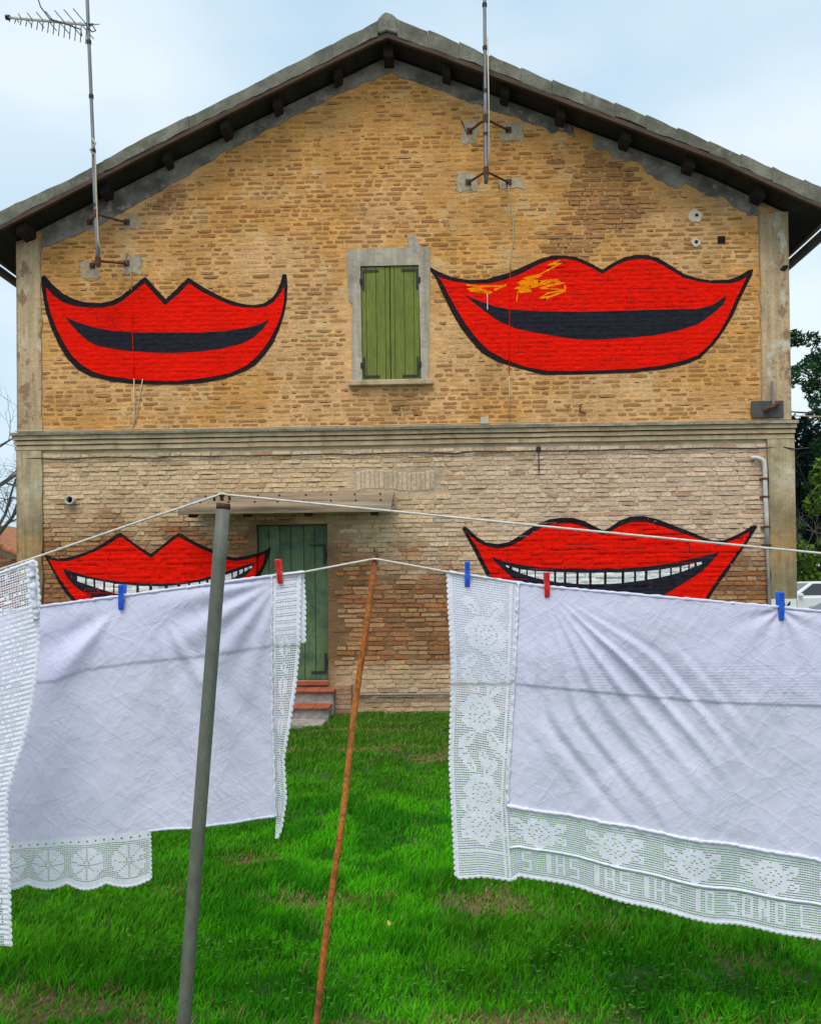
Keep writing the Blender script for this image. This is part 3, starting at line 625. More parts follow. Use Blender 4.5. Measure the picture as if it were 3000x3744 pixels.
# --- plaster band under the roof, each run its own piece
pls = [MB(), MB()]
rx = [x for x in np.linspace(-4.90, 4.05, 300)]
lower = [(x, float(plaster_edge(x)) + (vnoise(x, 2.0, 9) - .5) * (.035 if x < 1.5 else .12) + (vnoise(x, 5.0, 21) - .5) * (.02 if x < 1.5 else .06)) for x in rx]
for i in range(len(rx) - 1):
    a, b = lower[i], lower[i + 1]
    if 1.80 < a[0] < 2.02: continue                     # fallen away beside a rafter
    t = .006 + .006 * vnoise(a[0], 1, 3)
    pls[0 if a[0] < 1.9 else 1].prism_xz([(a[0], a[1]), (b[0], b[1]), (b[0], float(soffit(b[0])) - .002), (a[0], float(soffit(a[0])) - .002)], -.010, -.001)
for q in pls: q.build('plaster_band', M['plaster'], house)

# --- corner pilasters
def pilaster(x0, x1, z0, z1, y, m, colf=None):
    n = 40
    xs = np.linspace(x0, x1, 7); zs = np.linspace(z0, z1, n)
    Xp, Zp = np.meshgrid(xs, zs, indexing='ij')
    Yp = y + (fbm(Xp, Zp, 6, 3) - .5) * .006
    Xp2 = Xp + 0.0
    inner = 6 if x0 < 0 else 0
    Xp2[inner] += (vnoise(zs, x0, 7) - .5) * .035
    outer = 0 if x0 < 0 else 6
    Vp = np.stack([Xp2, Yp, Zp], -1).reshape(-1, 3); ii = np.arange(Xp.size).reshape(Xp.shape)
    Qp = np.stack([ii[:-1, :-1], ii[1:, :-1], ii[1:, 1:], ii[:-1, 1:]], -1).reshape(-1, 4)
    # returns
    base = len(Vp); Ve = []; Qe = []
    for k in (0, 6):
        s0 = base + len(Ve)
        for j in range(n): Ve.append((Xp2[k, j], .05 if k == inner else .3, zs[j]))
        for j in range(n - 1):
            q = [ii[k, j], ii[k, j + 1], s0 + j + 1, s0 + j]
            Qe.append(q if k == 6 else q[::-1])
    Vp = np.concatenate([Vp, np.array(Ve)]); Qp = np.concatenate([Qp, np.array(Qe)])
    return mesh_np('pilaster', Vp, Qp, m, house, None if colf is None else colf(Vp[:, 0], Vp[:, 2]))
def lowcol(x, z):
    n = fbm(x, z, 2.5, 3)
    c = lerp((.235, .175, .10), (.44, .34, .20), smooth(2.0, 2.75, z + (n - .5) * .7))
    c = lerp(c, (.46, .27, .10), smooth(.32, .12, np.abs(z - 2.0 + (n - .5) * .5)) * .55)
    c = lerp(c, (.50, .44, .32), smooth(.6, .75, n) * smooth(2.4, 2.8, z) * .7)
    return c
pilaster(XL - .004, -4.905, 3.57, 5.99, -.014, M['pil_up'])
pilaster(4.06, XR + .004, 3.57, 6.14, -.014, M['pil_up'])
pilaster(XL - .008, -4.905, -.1, 3.33, -.028, M['pil_low'], lowcol)
pilaster(4.115, XR + .028, -.1, 3.33, -.028, M['pil_low'], lowcol)

# --- string course between the floors
def course(z0, z1, y, ext, m):
    mb = MB(); n = 60
    xs = np.linspace(XL - ext, XR + ext, n)
    for i in range(n - 1):
        d = (vnoise(xs[i], z0, 3) - .5) * .006
        d2 = (vnoise(xs[i + 1], z0, 3) - .5) * .006
        mb.add([(xs[i], y, z0 + d), (xs[i+1], y, z0 + d2), (xs[i+1], .05, z0 + d2), (xs[i], .05, z0 + d), (xs[i], y + .004, z1 + d), (xs[i+1], y + .004, z1 + d2), (xs[i+1], .05, z1 + d2), (xs[i], .05, z1 + d)],
               [(0,3,2,1),(4,5,6,7),(0,1,5,4)] + ([(3,0,4,7)] if i == 0 else []) + ([(1,2,6,5)] if i == n - 2 else []))
    return mb
cor = course(3.462, 3.512, -.062, .046, 0)
co = cor.build('cornice', M['cornice'], house)
course(3.515, 3.552, -.084, .062, 0).build('cornice_ledge', M['cornice_top'], co)
course(3.402, 3.447, -.046, .034, 0).build('cornice_band', M['cornice'], co)
course(3.335, 3.387, -.034, .026, 0).build('cornice_band', M['cornice'], co)

# --- roof: slab, verge tiles, board, rafters
roof = MB()
for a, b in zip(TOP[:-1], TOP[1:]):
    roof.add([(a[0], -.36, float(soffit(a[0]))+.07), (b[0], -.36, float(soffit(b[0]))+.07), (b[0], 10.4, float(soffit(b[0]))+.07), (a[0], 10.4, float(soffit(a[0]))+.07),
              (a[0], -.36, a[1]-.02), (b[0], -.36, b[1]-.02), (b[0], 10.4, b[1]-.02), (a[0], 10.4, a[1]-.02)],
             [(0,3,2,1),(4,5,6,7),(0,1,5,4),(2,3,7,6)])
a, b = TOP[0], TOP[-1]
roof.box(a[0], a[0]+.02, -.36, 10.4, 5.83, 6.03); roof.box(b[0]-.02, b[0], -.36, 10.4, 5.93, 6.145)
rf = roof.build('roof', M['roof_edge'], house)
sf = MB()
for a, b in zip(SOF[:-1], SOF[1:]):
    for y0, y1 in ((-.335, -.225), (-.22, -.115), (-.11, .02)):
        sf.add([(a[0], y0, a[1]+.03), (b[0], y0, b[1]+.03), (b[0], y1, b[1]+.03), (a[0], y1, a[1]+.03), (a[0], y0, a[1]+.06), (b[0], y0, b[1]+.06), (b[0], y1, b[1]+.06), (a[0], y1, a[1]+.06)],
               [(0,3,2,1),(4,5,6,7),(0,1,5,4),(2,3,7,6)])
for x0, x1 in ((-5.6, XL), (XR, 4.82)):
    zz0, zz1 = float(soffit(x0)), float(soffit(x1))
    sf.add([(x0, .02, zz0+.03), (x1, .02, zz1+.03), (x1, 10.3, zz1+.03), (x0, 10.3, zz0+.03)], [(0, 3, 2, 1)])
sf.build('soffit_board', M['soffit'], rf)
for side in (SOF[:6], SOF[5:]):
    mb = MB()
    for a, b in zip(side[:-1], side[1:]):
        mb.add([(a[0], -.385, a[1]), (b[0], -.385, b[1]), (b[0], -.34, b[1]), (a[0], -.34, a[1]), (a[0], -.385, a[1]+.055), (b[0], -.385, b[1]+.055), (b[0], -.34, b[1]+.055), (a[0], -.34, a[1]+.055)],
               [(0,3,2,1),(4,5,6,7),(0,1,5,4),(2,3,7,6)])
    mb.build('verge_board', M['roof_board'], rf)
# verge tiles, one by one
def verge_tile(x0, x1, lift0, lift1, y):
    mb = MB()
    za, zb = float(soffit(x0)) + .06, float(soffit(x1)) + .06
    ta, tb = float(roof_top(x0)) + lift0, float(roof_top(x1)) + lift1
    bz = rnd.uniform(-.012, .012)
    n = max(3, int((x1 - x0) / .09))
    lo_, hi_ = [], []
    for q in range(n + 1):
        f = q / n; xx = x0 + (x1 - x0) * f
        zt = float(roof_top(xx)) + lift0 + (lift1 - lift0) * f; zb_ = float(soffit(xx)) + .06 + bz
        w = 0 if q in (0, n) else 1
        hi_.append((xx, zt + w * (vnoise(xx, 3.3, 9) - .5) * .022)); lo_.append((xx, zb_ + w * (vnoise(xx, 8.8, 11) - .5) * .03))
    for q in range(n):
        mb.add([(lo_[q][0], y + .012 * vnoise(lo_[q][0], 1, 12), lo_[q][1]), (lo_[q+1][0], y + .012 * vnoise(lo_[q+1][0], 1, 12), lo_[q+1][1]), (hi_[q+1][0], y, hi_[q+1][1]), (hi_[q][0], y, hi_[q][1]),
                (lo_[q][0], -.10, lo_[q][1]), (lo_[q+1][0], -.10, lo_[q+1][1]), (hi_[q+1][0], -.10, hi_[q+1][1]), (hi_[q][0], -.10, hi_[q][1])],
               [(0,1,2,3),(7,6,5,4),(0,4,5,1),(2,6,7,3)] + ([(0,3,7,4)] if q == 0 else []) + ([(1,5,6,2)] if q == n - 1 else []))
    mb.build('verge_tile', M['roof_edge'], rf)
xs = np.array([-5.6, -4.55, -3.95, -2.9, -2.1, -1.15, -.60])
for i in range(6): verge_tile(xs[i] + .0015, xs[i+1] - .0015, rnd.uniform(0, .006), rnd.uniform(.004, .014), -.395 + rnd.uniform(-.006, .006))
xs = np.linspace(-.36, 4.82, 15)
for i in range(14): verge_tile(xs[i] + .0015, xs[i+1] - .0015, .022, .000, -.395 + rnd.uniform(-.006, .006))
mb = MB(); mb.prism_xz([(-.60, 8.24), (-.48, 8.275), (-.36, 8.23), (-.36, 8.42), (-.42, 8.475), (-.50, 8.505), (-.545, 8.475), (-.60, 8.41)], -.405, 10.35)
mb.build('ridge_tile', M['roof_edge'], rf, bevel=.012)
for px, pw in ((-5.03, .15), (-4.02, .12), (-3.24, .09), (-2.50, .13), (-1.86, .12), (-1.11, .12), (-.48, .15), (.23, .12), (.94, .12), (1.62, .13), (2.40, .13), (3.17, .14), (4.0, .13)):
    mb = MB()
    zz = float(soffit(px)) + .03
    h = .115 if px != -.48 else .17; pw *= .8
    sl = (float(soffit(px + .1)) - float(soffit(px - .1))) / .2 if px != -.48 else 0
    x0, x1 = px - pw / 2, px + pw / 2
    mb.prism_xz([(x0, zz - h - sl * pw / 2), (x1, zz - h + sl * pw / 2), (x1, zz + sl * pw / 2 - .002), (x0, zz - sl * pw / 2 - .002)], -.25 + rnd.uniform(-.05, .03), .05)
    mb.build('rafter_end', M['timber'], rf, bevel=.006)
# eaves gutters at both sides
for gxp, gz_, s in ((-5.66, 5.80, -1), (4.88, 5.90, 1)):
    mb = MB()
    for k in range(8):
        a0, a1 = pi + k * pi / 8, pi + (k + 1) * pi / 8
        for (r0, r1) in ((.07, .066),):
            mb.add([(gxp + r0*cos(a0), -.36, gz_ + r0*sin(a0)), (gxp + r0*cos(a1), -.36, gz_ + r0*sin(a1)), (gxp + r0*cos(a1), 10.3, gz_ + r0*sin(a1)), (gxp + r0*cos(a0), 10.3, gz_ + r0*sin(a0)),
                    (gxp + r1*cos(a0), -.36, gz_ + r1*sin(a0)), (gxp + r1*cos(a1), -.36, gz_ + r1*sin(a1)), (gxp + r1*cos(a1), 10.3, gz_ + r1*sin(a1)), (gxp + r1*cos(a0), 10.3, gz_ + r1*sin(a0))],
                   [(0,1,2,3),(7,6,5,4),(0,4,5,1),(3,2,6,7)])
    mb.build('gutter', M['slate'], rf)

# --- upstairs window: plaster surround, sill, two closed shutters
su = MB()
su.prism_xz([(-1.037,5.795),(.003,5.80),(.003,5.58),(-.128,5.58),(-.865,5.58),(-1.037,5.58)], -.012, .13)
su.prism_xz([(-1.037,5.579),(-.868,5.579),(-.859,4.14),(-.995,4.14),(-.975,5.0),(-.968,5.10),(-1.02,5.17)], -.012, .13)
su.prism_xz([(-.140,5.579),(.003,5.579),(-.01,5.2),(-.02,4.8),(-.032,4.14),(-.126,4.14)], -.012, .13)
su.prism_xz([(-.30,5.802),(-.10,5.803),(-.17,5.90),(-.20,5.98),(-.28,5.96),(-.26,5.86)], -.006, .01)
wf = su.build('window_surround', M['surround'], house)
mb = MB(); mb.box(-1.028, .022, -.075, .10, 4.072, 4.138)
mb.build('window_sill', M['cornice'], house, bevel=.008)
def shutter(x0, x1, z0, z1, splits, hinge_side):
    root = None; e = [x0] + splits + [x1]
    back = MB(); back.box(x0 + .01, x1 - .01, .034, .058, z0 + .01, z1 - .01)
    root = back.build('shutter', M['shutter'], house)
    for a, b in zip(e[:-1], e[1:]):
        mb = MB(); mb.box(a + .0022, b - .0022, .004 + rnd.uniform(0, .003), .033, z0 + rnd.uniform(0, .006), z1 - rnd.uniform(0, .004))
        mb.build('plank', M['shutter'], root, bevel=.003)
    s = 1 if hinge_side < 0 else -1
    hx = x0 if hinge_side < 0 else x1
    for zc, dz_ in ((z1 - .05, -1), (z0 + .05, 1)):
        mb = MB()
        xa, xb = sorted((hx + s * .015, hx + s * .22))
        mb.box(xa, xb, -.003, .0035, zc - .014, zc + .014)
        xa, xb = sorted((hx + s * .015, hx + s * .040))
        za, zb = sorted((zc + dz_ * .0145, zc + dz_ * .24))
        mb.box(xa, xb, -.003, .0035, za, zb)
        mb.tube([(hx - s * .004, -.012, zc + dz_ * .10), (hx - s * .004, -.012, zc + dz_ * .17)], .013, 8)
        xa, xb = sorted((hx - s * .035, hx + s * .02))
        mb.box(xa, xb, -.006, -.0035, zc + dz_ * .135 - .012, zc + dz_ * .135 + .012)
        mb.build('hinge', M['iron'], root)
shutter(-.862, -.506, 4.146, 5.572, [-.80, -.675, -.562], -1)
shutter(-.500, -.136, 4.146, 5.575, [-.445, -.325, -.205], 1)

# --- door, canopy, steps
back = MB(); back.box(DL + .01, DR - .01, .122, .139, DB, DT - .005)
door = back.build('door', M['door'], house)
e = [DL + .012, -2.07, -1.925, -1.79, -1.625, -1.487, DR - .008]
for a, b in zip(e[:-1], e[1:]):
    mb = MB(); mb.box(a + .003, b - .003, .098 + rnd.uniform(0, .003), .121, DB + .004, DT - .012)
    mb.build('plank', M['door'], door, bevel=.004)
for zc, dz_ in ((.505, 1), (2.1, -1)):
    mb = MB(); mb.box(-1.545, -1.352, .088, .0965, zc - .013, zc + .013); mb.box(-1.380, -1.352, .088, .0965, min(zc + dz_ * .0135, zc + dz_ * .24), max(zc + dz_ * .0135, zc + dz_ * .24))
    mb.tube([(-1.33, .085, zc + .08 * dz_), (-1.33, .085, zc + .17 * dz_)], .016, 8)
    mb.build('hinge', M['iron'], door)
can = MB()
can.prism_yz([(.02, 2.735), (-.36, 2.53), (-.36, 2.51), (.02, 2.705)], -2.985, -.50)
canopy = can.build('door_canopy', M['wood_grey'], house)
for k, (u0, u1) in enumerate(((0.0, .33), (.34, .66), (.67, 1.0))):
    mb = MB()
    ya, yb = .01 - .40 * u0, .01 - .40 * u1
    za, zb = 2.748 - .215 * u0, 2.748 - .215 * u1
    x0, x1 = -2.93 - .045 * u1 * 1.5 + rnd.uniform(-.01, .01), -.47 - .02 * u1
    mb.prism_yz([(ya, za), (yb, zb), (yb, zb + .022), (ya, za + .022)], x0, x1)
    mb.build('board', M['wood_grey'], canopy, bevel=.004)
mb = MB(); mb.box(-3.06, -.49, -.425, -.398, 2.465, 2.535); mb.build('front_board', M['wood_grey'], canopy, bevel=.004)
for bx in (-2.90, -2.24, -1.5, -.70):
    mb = MB(); mb.prism_yz([(.02, 2.70), (-.39, 2.50), (-.39, 2.445), (-.33, 2.43), (.02, 2.60)], bx - .045, bx + .045)
    mb.build('bracket', M['timber'], canopy, bevel=.004)
for k in range(8):
    for u in (.28, .72):
        mb = MB(); bx = -2.8 + k * .31 + rnd.uniform(-.03, .03)
        mb.tube([(bx, .01 - .4 * u - .004, 2.77 - .215 * u), (bx, .01 - .4 * u - .016, 2.77 - .215 * u + .012)], .012, 7)
        mb.build('bolt', M['iron'], canopy)
st = MB(); st.box(-2.33, -1.225, -.30, .13, -.1, .302); st.box(-2.33, -1.245, -.58, -.301, -.1, .142)
steps = st.build('doorsteps', M['concrete'], house, bevel=.006)
mb = MB(); mb.box(DL, DR, -.03, .135, .352, .408); mb.build('threshold', M['cotta'], steps, bevel=.005)
for k in range(6):
    for (y0, y1, z0, z1, xe) in ((-.335, -.034, .304, .335, -1.205), (-.615, -.302, .144, .175, -1.235)):
        mb = MB(); x1 = xe - k * .186; x0 = max(x1 - .184, -2.34)
        mb.box(x0, x1, y0, y1, z0, z1); mb.build('tread_tile', M['cotta'], steps, bevel=.006)
mb = MB(); mb.prism_xz([(-2.4, -.05), (-1.27, -.05), (-1.27, .028), (-1.6, .035), (-2.4, .03)], -.96, -.585)
mb.build('ground_slab', M['concrete'], steps, bevel=.012)
pier = MB(); pier.col = (.33, .21, .13); pier.box(-1.222, -1.018, -.20, .002, -.1, .372)
pr_ = pier.build('brick_pier', M['mortar'], house)
for k in range(6):
    z0 = .03 + k * .058
    mb = MB(); mb.col = tuple(np.array(rnd.choice([(.40, .22, .13), (.36, .19, .12), (.46, .30, .18)])) * rnd.uniform(.85, 1.1))
    brick_geo(mb, -1.218 + rnd.uniform(-.006, .006), -1.022 + rnd.uniform(-.006, .006), z0, z0 + .049, .206, .3)
    mb.build('pier_brick', M['brick'], pr_)

# white filler round two wall plugs, a square putlog hole, a broken hole in the pilaster
def wall_patch(name, x, z, r, m, y=-.012, jit=.5, n=12, lab=None):
    mb = MB(); mb.disc((x, z), r, y, .002, n, jit); return mb.build(name, m, house, label=lab)
wall_patch('filler_patch', 3.284, 6.112, .082, M['white_patch'])
wall_patch('plug_hole', 3.30, 6.122, .022, M['hole'], -.0135, .2)
wall_patch('filler_patch', 3.290, 5.787, .055, M['white_patch'])
wall_patch('plug_hole', 3.291, 5.789, .022, M['hole'], -.0135, .2)
mb = MB(); mb.prism_xz([(3.555, 5.765), (3.645, 5.765), (3.645, 5.855), (3.555, 5.855)], -.009, .001); mb.build('wall_hole', M['hole'], house)
mb = MB(); mb.prism_xz([(4.30, 5.42), (4.36, 5.40), (4.405, 5.45), (4.40, 5.475), (4.34, 5.47)], -.020, -.011); mb.build('wall_hole', M['hole'], house)
# grey cement where the aerial brackets go in
for x, z, rx_, rz_ in ((.511, 7.235, .13, .17), (1.03, 7.22, .16, .15), (.47, 6.61, .16, .13), (1.01, 6.58, .17, .09), (-3.76, 6.20, .13, .09), (-4.28, 5.61, .15, .12), (-3.74, 5.66, .13, .13), (-4.30, 6.20, .10, .10)):
    mb = MB(); ph = rnd.random() * 6
    mb.prism_xz([(x + .85 * rx_ * (.62 + .75 * vnoise(2 * cos(t) + x * 5, 2 * sin(t) + z * 5, 1.3)) * max(-.8, min(.8, 1.25 * cos(t))) * 1.2, z + .85 * rz_ * (.62 + .75 * vnoise(2 * cos(t) + x * 9, 2 * sin(t), 1.7)) * max(-.8, min(.8, 1.25 * sin(t))) * 1.2) for t in np.linspace(0, 2 * pi, 29)[:-1]], -.0065, .002)
    mb.build('cement_patch', M['cement'], house)
# ------------------------------------------------------------------ the four painted mouths
GRID = .012
def paint(poly, m, name, parent, lift, xlim=None, yoff=0.0, flat=False):
    px = [p[0] for p in poly]; pz = [p[1] for p in poly]
    x0, x1, z0, z1 = min(px), max(px), min(pz), max(pz)
    g = min(GRID, max((z1 - z0) / 6, .004), max((x1 - x0) / 6, .004))
    if xlim: x0, x1 = max(x0, xlim[0]), min(x1, xlim[1])
    nx = max(2, int(math.ceil((x1 - x0) / g)) + 1); nz = max(2, int(math.ceil((z1 - z0) / g)) + 3)
    X, Z = np.meshgrid(np.linspace(x0, x1, nx), np.linspace(z0 - g * .5, z1 + g * .5, nz), indexing='ij')
    x = X.ravel(); z = Z.ravel()
    ins = inside(poly, x, z).reshape(X.shape)
    ii = np.arange(X.size).reshape(X.shape)
    c = ins[:-1, :-1] | ins[1:, :-1] | ins[1:, 1:] | ins[:-1, 1:]
    Qm = np.stack([ii[:-1, :-1], ii[1:, :-1], ii[1:, 1:], ii[:-1, 1:]], -1)[c]
    used = np.zeros(X.size, bool); used[Qm.ravel()] = True
    mv = used & ~ins.ravel()
    if mv.any():
        d, q = dist_poly(poly, x[mv], z[mv]); x = x.copy(); z = z.copy(); x[mv] = q[:, 0]; z[mv] = q[:, 1]
        if xlim: x = np.clip(x, xlim[0], xlim[1])
    h = 0 * x if flat else relief(x, z)
    y = yoff - h - lift
    mp = np.cumsum(used) - 1
    Vm = np.stack([x, y, z], -1)[used]
    return mesh_np(name, Vm, mp[Qm], m, parent, sm=True)
def ribbon(pts, w, m, name, parent, lift):
    mb = MB(); pts = [Vector((p[0], p[1])) for p in pts]; vs = []
    dense = []
    for a, b in zip(pts[:-1], pts[1:]):
        n = max(1, int((b - a).length / .03))
        for k in range(n): dense.append(a.lerp(b, k / n))
    dense.append(pts[-1])
    for i, p in enumerate(dense):
        d = (dense[min(i + 1, len(dense) - 1)] - dense[max(i - 1, 0)])
        d = d.normalized() if d.length > 1e-6 else Vector((1, 0))
        nrm = Vector((-d.y, d.x)) * (w / 2) * rnd.uniform(.6, 1.2)
        for q in (p + nrm, p - nrm):
            vs.append((q.x, float(-relief(q.x, q.y)) - lift, q.y))
    mb.add(vs, [(2*i, 2*i+1, 2*i+3, 2*i+2) for i in range(len(dense) - 1)])
    return mb.build(name, m, parent, sm=True)
LABS = dict(
 UL='red lips with two pointed peaks and a closed dark mouth, left of the shuttered window',
 UR='widest red lips with rounded bow and orange scribble, right of the shuttered window',
 LL='red lips with pointed peaks and white teeth, beside the door behind the left sheet',
 LR='red lips with rounded bow and white teeth, behind the right tablecloth')
for key in ('UL', 'UR', 'LL', 'LR'):
    D = MOUTHS[key]
    px = [p[0] for p in D['outer']]; pz = [p[1] for p in D['outer']]
    t = thing('painted_mouth', LABS[key], 'mural', ((min(px) + max(px)) / 2, -.012, min(pz)), 'mouths painted on the farmhouse wall')
    if key == 'LL':
        lim = (-99, DL)
        lims = ((lim, 0.0, False), ((DL + .012, 99), .098, True))
    else:
        lims = ((None, 0.0, False),)
    for lim, yo, fl in lims:
        paint(D['outer'], M['paint_black'], 'outline', t, .004, lim, yo, fl)
        paint(D['red'], M['paint_red'], 'lips', t, .0056, lim, yo, fl)
        paint(D['gap'], M['paint_navy'], 'mouth_opening', t, .0072, lim, yo, fl)
    if key == 'LL':                                      # the paint turns into the door reveal
        zz = np.arange(1.2, 2.0, .004)
        for poly, m_, nm, dx in ((D['outer'], 'paint_black', 'outline', .0015), (D['red'], 'paint_red', 'lips', .0025)):
            ins_ = inside(poly, 0 * zz + DL + .001, zz)
            if ins_.any():
                z0_, z1_ = zz[ins_].min(), zz[ins_].max(); mb = MB(); mb.box(DL - .0003, DL + dx, -.004, .0965, z0_, z1_); mb.build(nm, M[m_], t)
    for q in D.get('teeth', []):
        if key == 'LL' and q[1][0] > DL:
            if q[0][0] > DL: paint(q, M['paint_white'], 'tooth', t, .0088, (DL + .012, 99), .098, True)
            continue
        paint(q, M['paint_white'], 'tooth', t, .0088)
    sl = course_dashes(D['red'], {'UR': 2.6, 'UL': .9, 'LL': 2.0, 'LR': 1.8}[key], D['gap'])
    sl.build('joint_shade', M['dark_red'], t, kind='stuff')
    if key in ('UL', 'UR'):                              # cable painted over together with the lips
        mb = MB(); q = [(-3.752, 5.30), (-3.75, 5.0), (-3.735, 4.4), (-3.73, 4.235)] if key == 'UL' else [(.995, 5.46), (.985, 5.2), (.972, 4.6), (.968, 4.20)]
        mb.tube([(a, -.014, b) for a, b in q], .0045, 6); mb.build('painted_cable', M['paint_red'], t, sm=True)
    if key == 'UR':
        ribbon(D['scA'], .026, M['paint_orange'], 'scribble', t, .0075)
        ribbon(D['scB'], .024, M['paint_orange'], 'scribble', t, .0080)
        ribbon(D['scC'], .028, M['paint_orange'], 'scribble', t, .0085)
        ribbon(D['drip'], .012, M['paint_orange'], 'paint_drip', t, .0085)
        ribbon(D['wdrip'], .008, M['paint_white'], 'paint_drip', t, .0095)

# ------------------------------------------------------------------ things fixed to the house
def aerial(mx0, mx1, zb, zt, joints, anchors, label, yagi):
    t = thing('tv_antenna', label, 'antenna', (mx0, -.47, zb), 'television aerials on the gable')
    y = -.47
    mb = MB(); n = 14
    pts = [(mx0 + (mx1 - mx0) * k / n, y, zb + (zt - zb) * k / n) for k in range(n + 1)]
    mb.tube(pts, [.026 if k < 5 else .021 for k in range(n + 1)], 10)
    mb.build('mast', M['galv'], t, sm=True)
    for zj in [zb + (zt - zb) * f for f in (.18, .34, .5, .66)]:
        mb = MB(); xx = mx0 + (mx1 - mx0) * (zj - zb) / (zt - zb)
        mb.tube([(xx, y, zj - .02), (xx, y, zj + .02)], .029, 10); mb.build('clamp', M['iron'], t)
    for (zj, (al, ar)) in zip(joints, anchors):
        mb = MB(); xx = mx0 + (mx1 - mx0) * (zj - zb) / (zt - zb)
        mb.tube([(xx, y, zj - .045), (xx, y, zj + .045)], .036, 10)
        for a in (al, ar):
            mb.tube([(xx, y, zj), (a[0], -.002, a[1])], .014, 8)
            mb.box(a[0] - .035, a[0] + .035, -.020, -.011, a[1] - .035, a[1] + .035)
        mb.build('wall_bracket', M['rust'], t)
    return t
tl = aerial(-3.989, -4.135, 5.46, 9.6, (6.10, 5.53), (((-4.28, 6.21), (-3.81, 6.20)), ((-4.25, 5.66), (-3.815, 5.68))),
            'left television aerial, its tall mast carrying a comb antenna at the top', True)
# comb (log periodic) head
y = -.47
hd = MB(); hd.tube([(-5.08, y, 8.525), (-4.05, y, 8.40)], .016, 6)
hb = hd.build('boom', M['pvc'], tl)
mb = MB(); mb.tube([(-5.10, y, 8.528), (-5.06, y, 8.522)], .030, 8); mb.build('end_cap', M['iron'], tl)
for k in range(15):
    f = k / 14; xx = -5.04 + .93 * f; zc = 8.52 - .115 * f; L = .05 + .28 * f
    mb = MB()
    s = 1 if k % 2 == 0 else -1
    mb.tube([(xx - .05 * f * s, y - L * .8 * s, zc + .012 * s), (xx, y, zc)], .006, 5)
    mb.tube([(xx, y, zc), (xx + .035 + .05 * f, y + L * .5, zc + .03 + .09 * f)], .006, 5)
    mb.tube([(xx, y, zc), (xx - .035 - .05 * f, y + L * .5, zc - .03 - .09 * f)], .006, 5)
    mb.build('element', M['galv'], tl)
mb = MB(); mb.tube([(-4.72, y - .03, 8.95), (-4.71, y - .03, 8.78), (-4.66, y - .03, 8.62), (-4.55, y - .03, 8.47), (-4.35, y - .03, 8.40), (-4.17, y - .03, 8.33), (-4.16, y - .03, 8.25)], .008, 6)
mb.tube([(-4.12, y, 8.42), (-4.03, y - .04, 8.38), (-3.99, y - .03, 8.31), (-4.03, y - .04, 8.29), (-4.09, y - .02, 8.36)], .008, 6)
mb.build('aerial_cable', M['cable_dark'], tl, sm=True)
mb = MB(); mb.tube([(-4.04, y - .035, 7.0), (-3.99, y - .05, 6.93), (-4.06, y - .05, 6.85), (-4.0, y - .045, 6.80), (-3.99, y - .04, 6.3), (-3.97, y - .04, 5.75), (-3.93, y - .03, 5.60)], .010, 6)
mb.build('aerial_cable', M['cable'], tl, sm=True)
tr = aerial(.678, .690, 6.36, 9.6, (7.13, 6.50), (((.511, 7.245), (.996, 7.245)), ((.488, 6.60), (.99, 6.59))),
            'right television aerial, a plain mast held by two V brackets', False)
mb = MB(); mb.tube([(.715, y - .02, 8.1), (.72, y - .03, 7.2), (.71, y - .03, 6.7), (.70, y - .02, 6.55)], .008, 6); mb.build('aerial_cable', M['cable'], tr, sm=True)

def wire(name, pts, r, m, label, cat='cable', n=6):
    mb = MB(); mb.tube(pts, r, n); return set_props(mb.build(name, m, None, sm=True), label, cat)
W = -.016
mb = MB()
mb.tube([(-3.815, -.03, 5.66), (-3.82, W, 5.80), (-3.79, W, 5.815), (-3.768, W, 5.779), (-3.765, W, 5.7), (-3.757, W, 5.526), (-3.752, W, 5.335)], .007, 6)
set_props(mb.build('wall_cable', M['cable'], None, sm=True), 'pale cable bent over by the left aerial bracket, above the closed pointed lips', 'cable')
mb = MB()
mb.tube([(-3.73, W, 4.215), (-3.727, W, 3.70), (-3.75, W, 3.62), (-3.843, -.03, 3.566), (-3.85, -.09, 3.562)], .007, 6)
mb.tube([(-3.62, W, 4.21), (-3.66, W, 4.0), (-3.70, W, 3.75), (-3.727, W, 3.68)], .006, 6)
set_props(mb.build('wall_cable', M['cable'], None, sm=True), 'pale forked cable dropping from the closed pointed lips to the cornice', 'cable')
wire('wall_cable', [(.98, -.02, 6.56), (1.0, W, 6.40), (1.04, W, 6.075), (1.035, W, 5.85), (1.0, W, 5.64), (.995, W, 5.49)], .005, M['cable'],
     'thin pale cable from the right aerial down to the widest lips')
wire('wall_cable', [(.968, W, 4.16), (.962, W, 3.60)], .005, M['cable'], 'short thin pale cable between the widest lips and the junction box')
wire('cornice_cable', [(-5.2, -.10, 3.566), (-4.2, -.104, 3.560), (-3.85, -.104, 3.566), (-3.0, -.104, 3.558), (-2.0, -.104, 3.560), (-.437, -.104, 3.564), (.62, -.104, 3.572), (1.5, -.104, 3.570)], .007, M['cable'],
     'pale cable lying along the top of the cornice between the storeys')
cp = [(-5.22 + i * .25, -.020 - .006 * (i % 2), 3.228 + .006 * sin(i * 1.7) - (.012 if i % 5 == 2 else 0)) for i in range(39)] + [(4.43, -.045, 3.20), (4.6, -.05, 3.21)]
wire('frieze_cable', cp, .008, M['cable_dark'], 'dark cable sagging along the pale bricks just below the cornice')
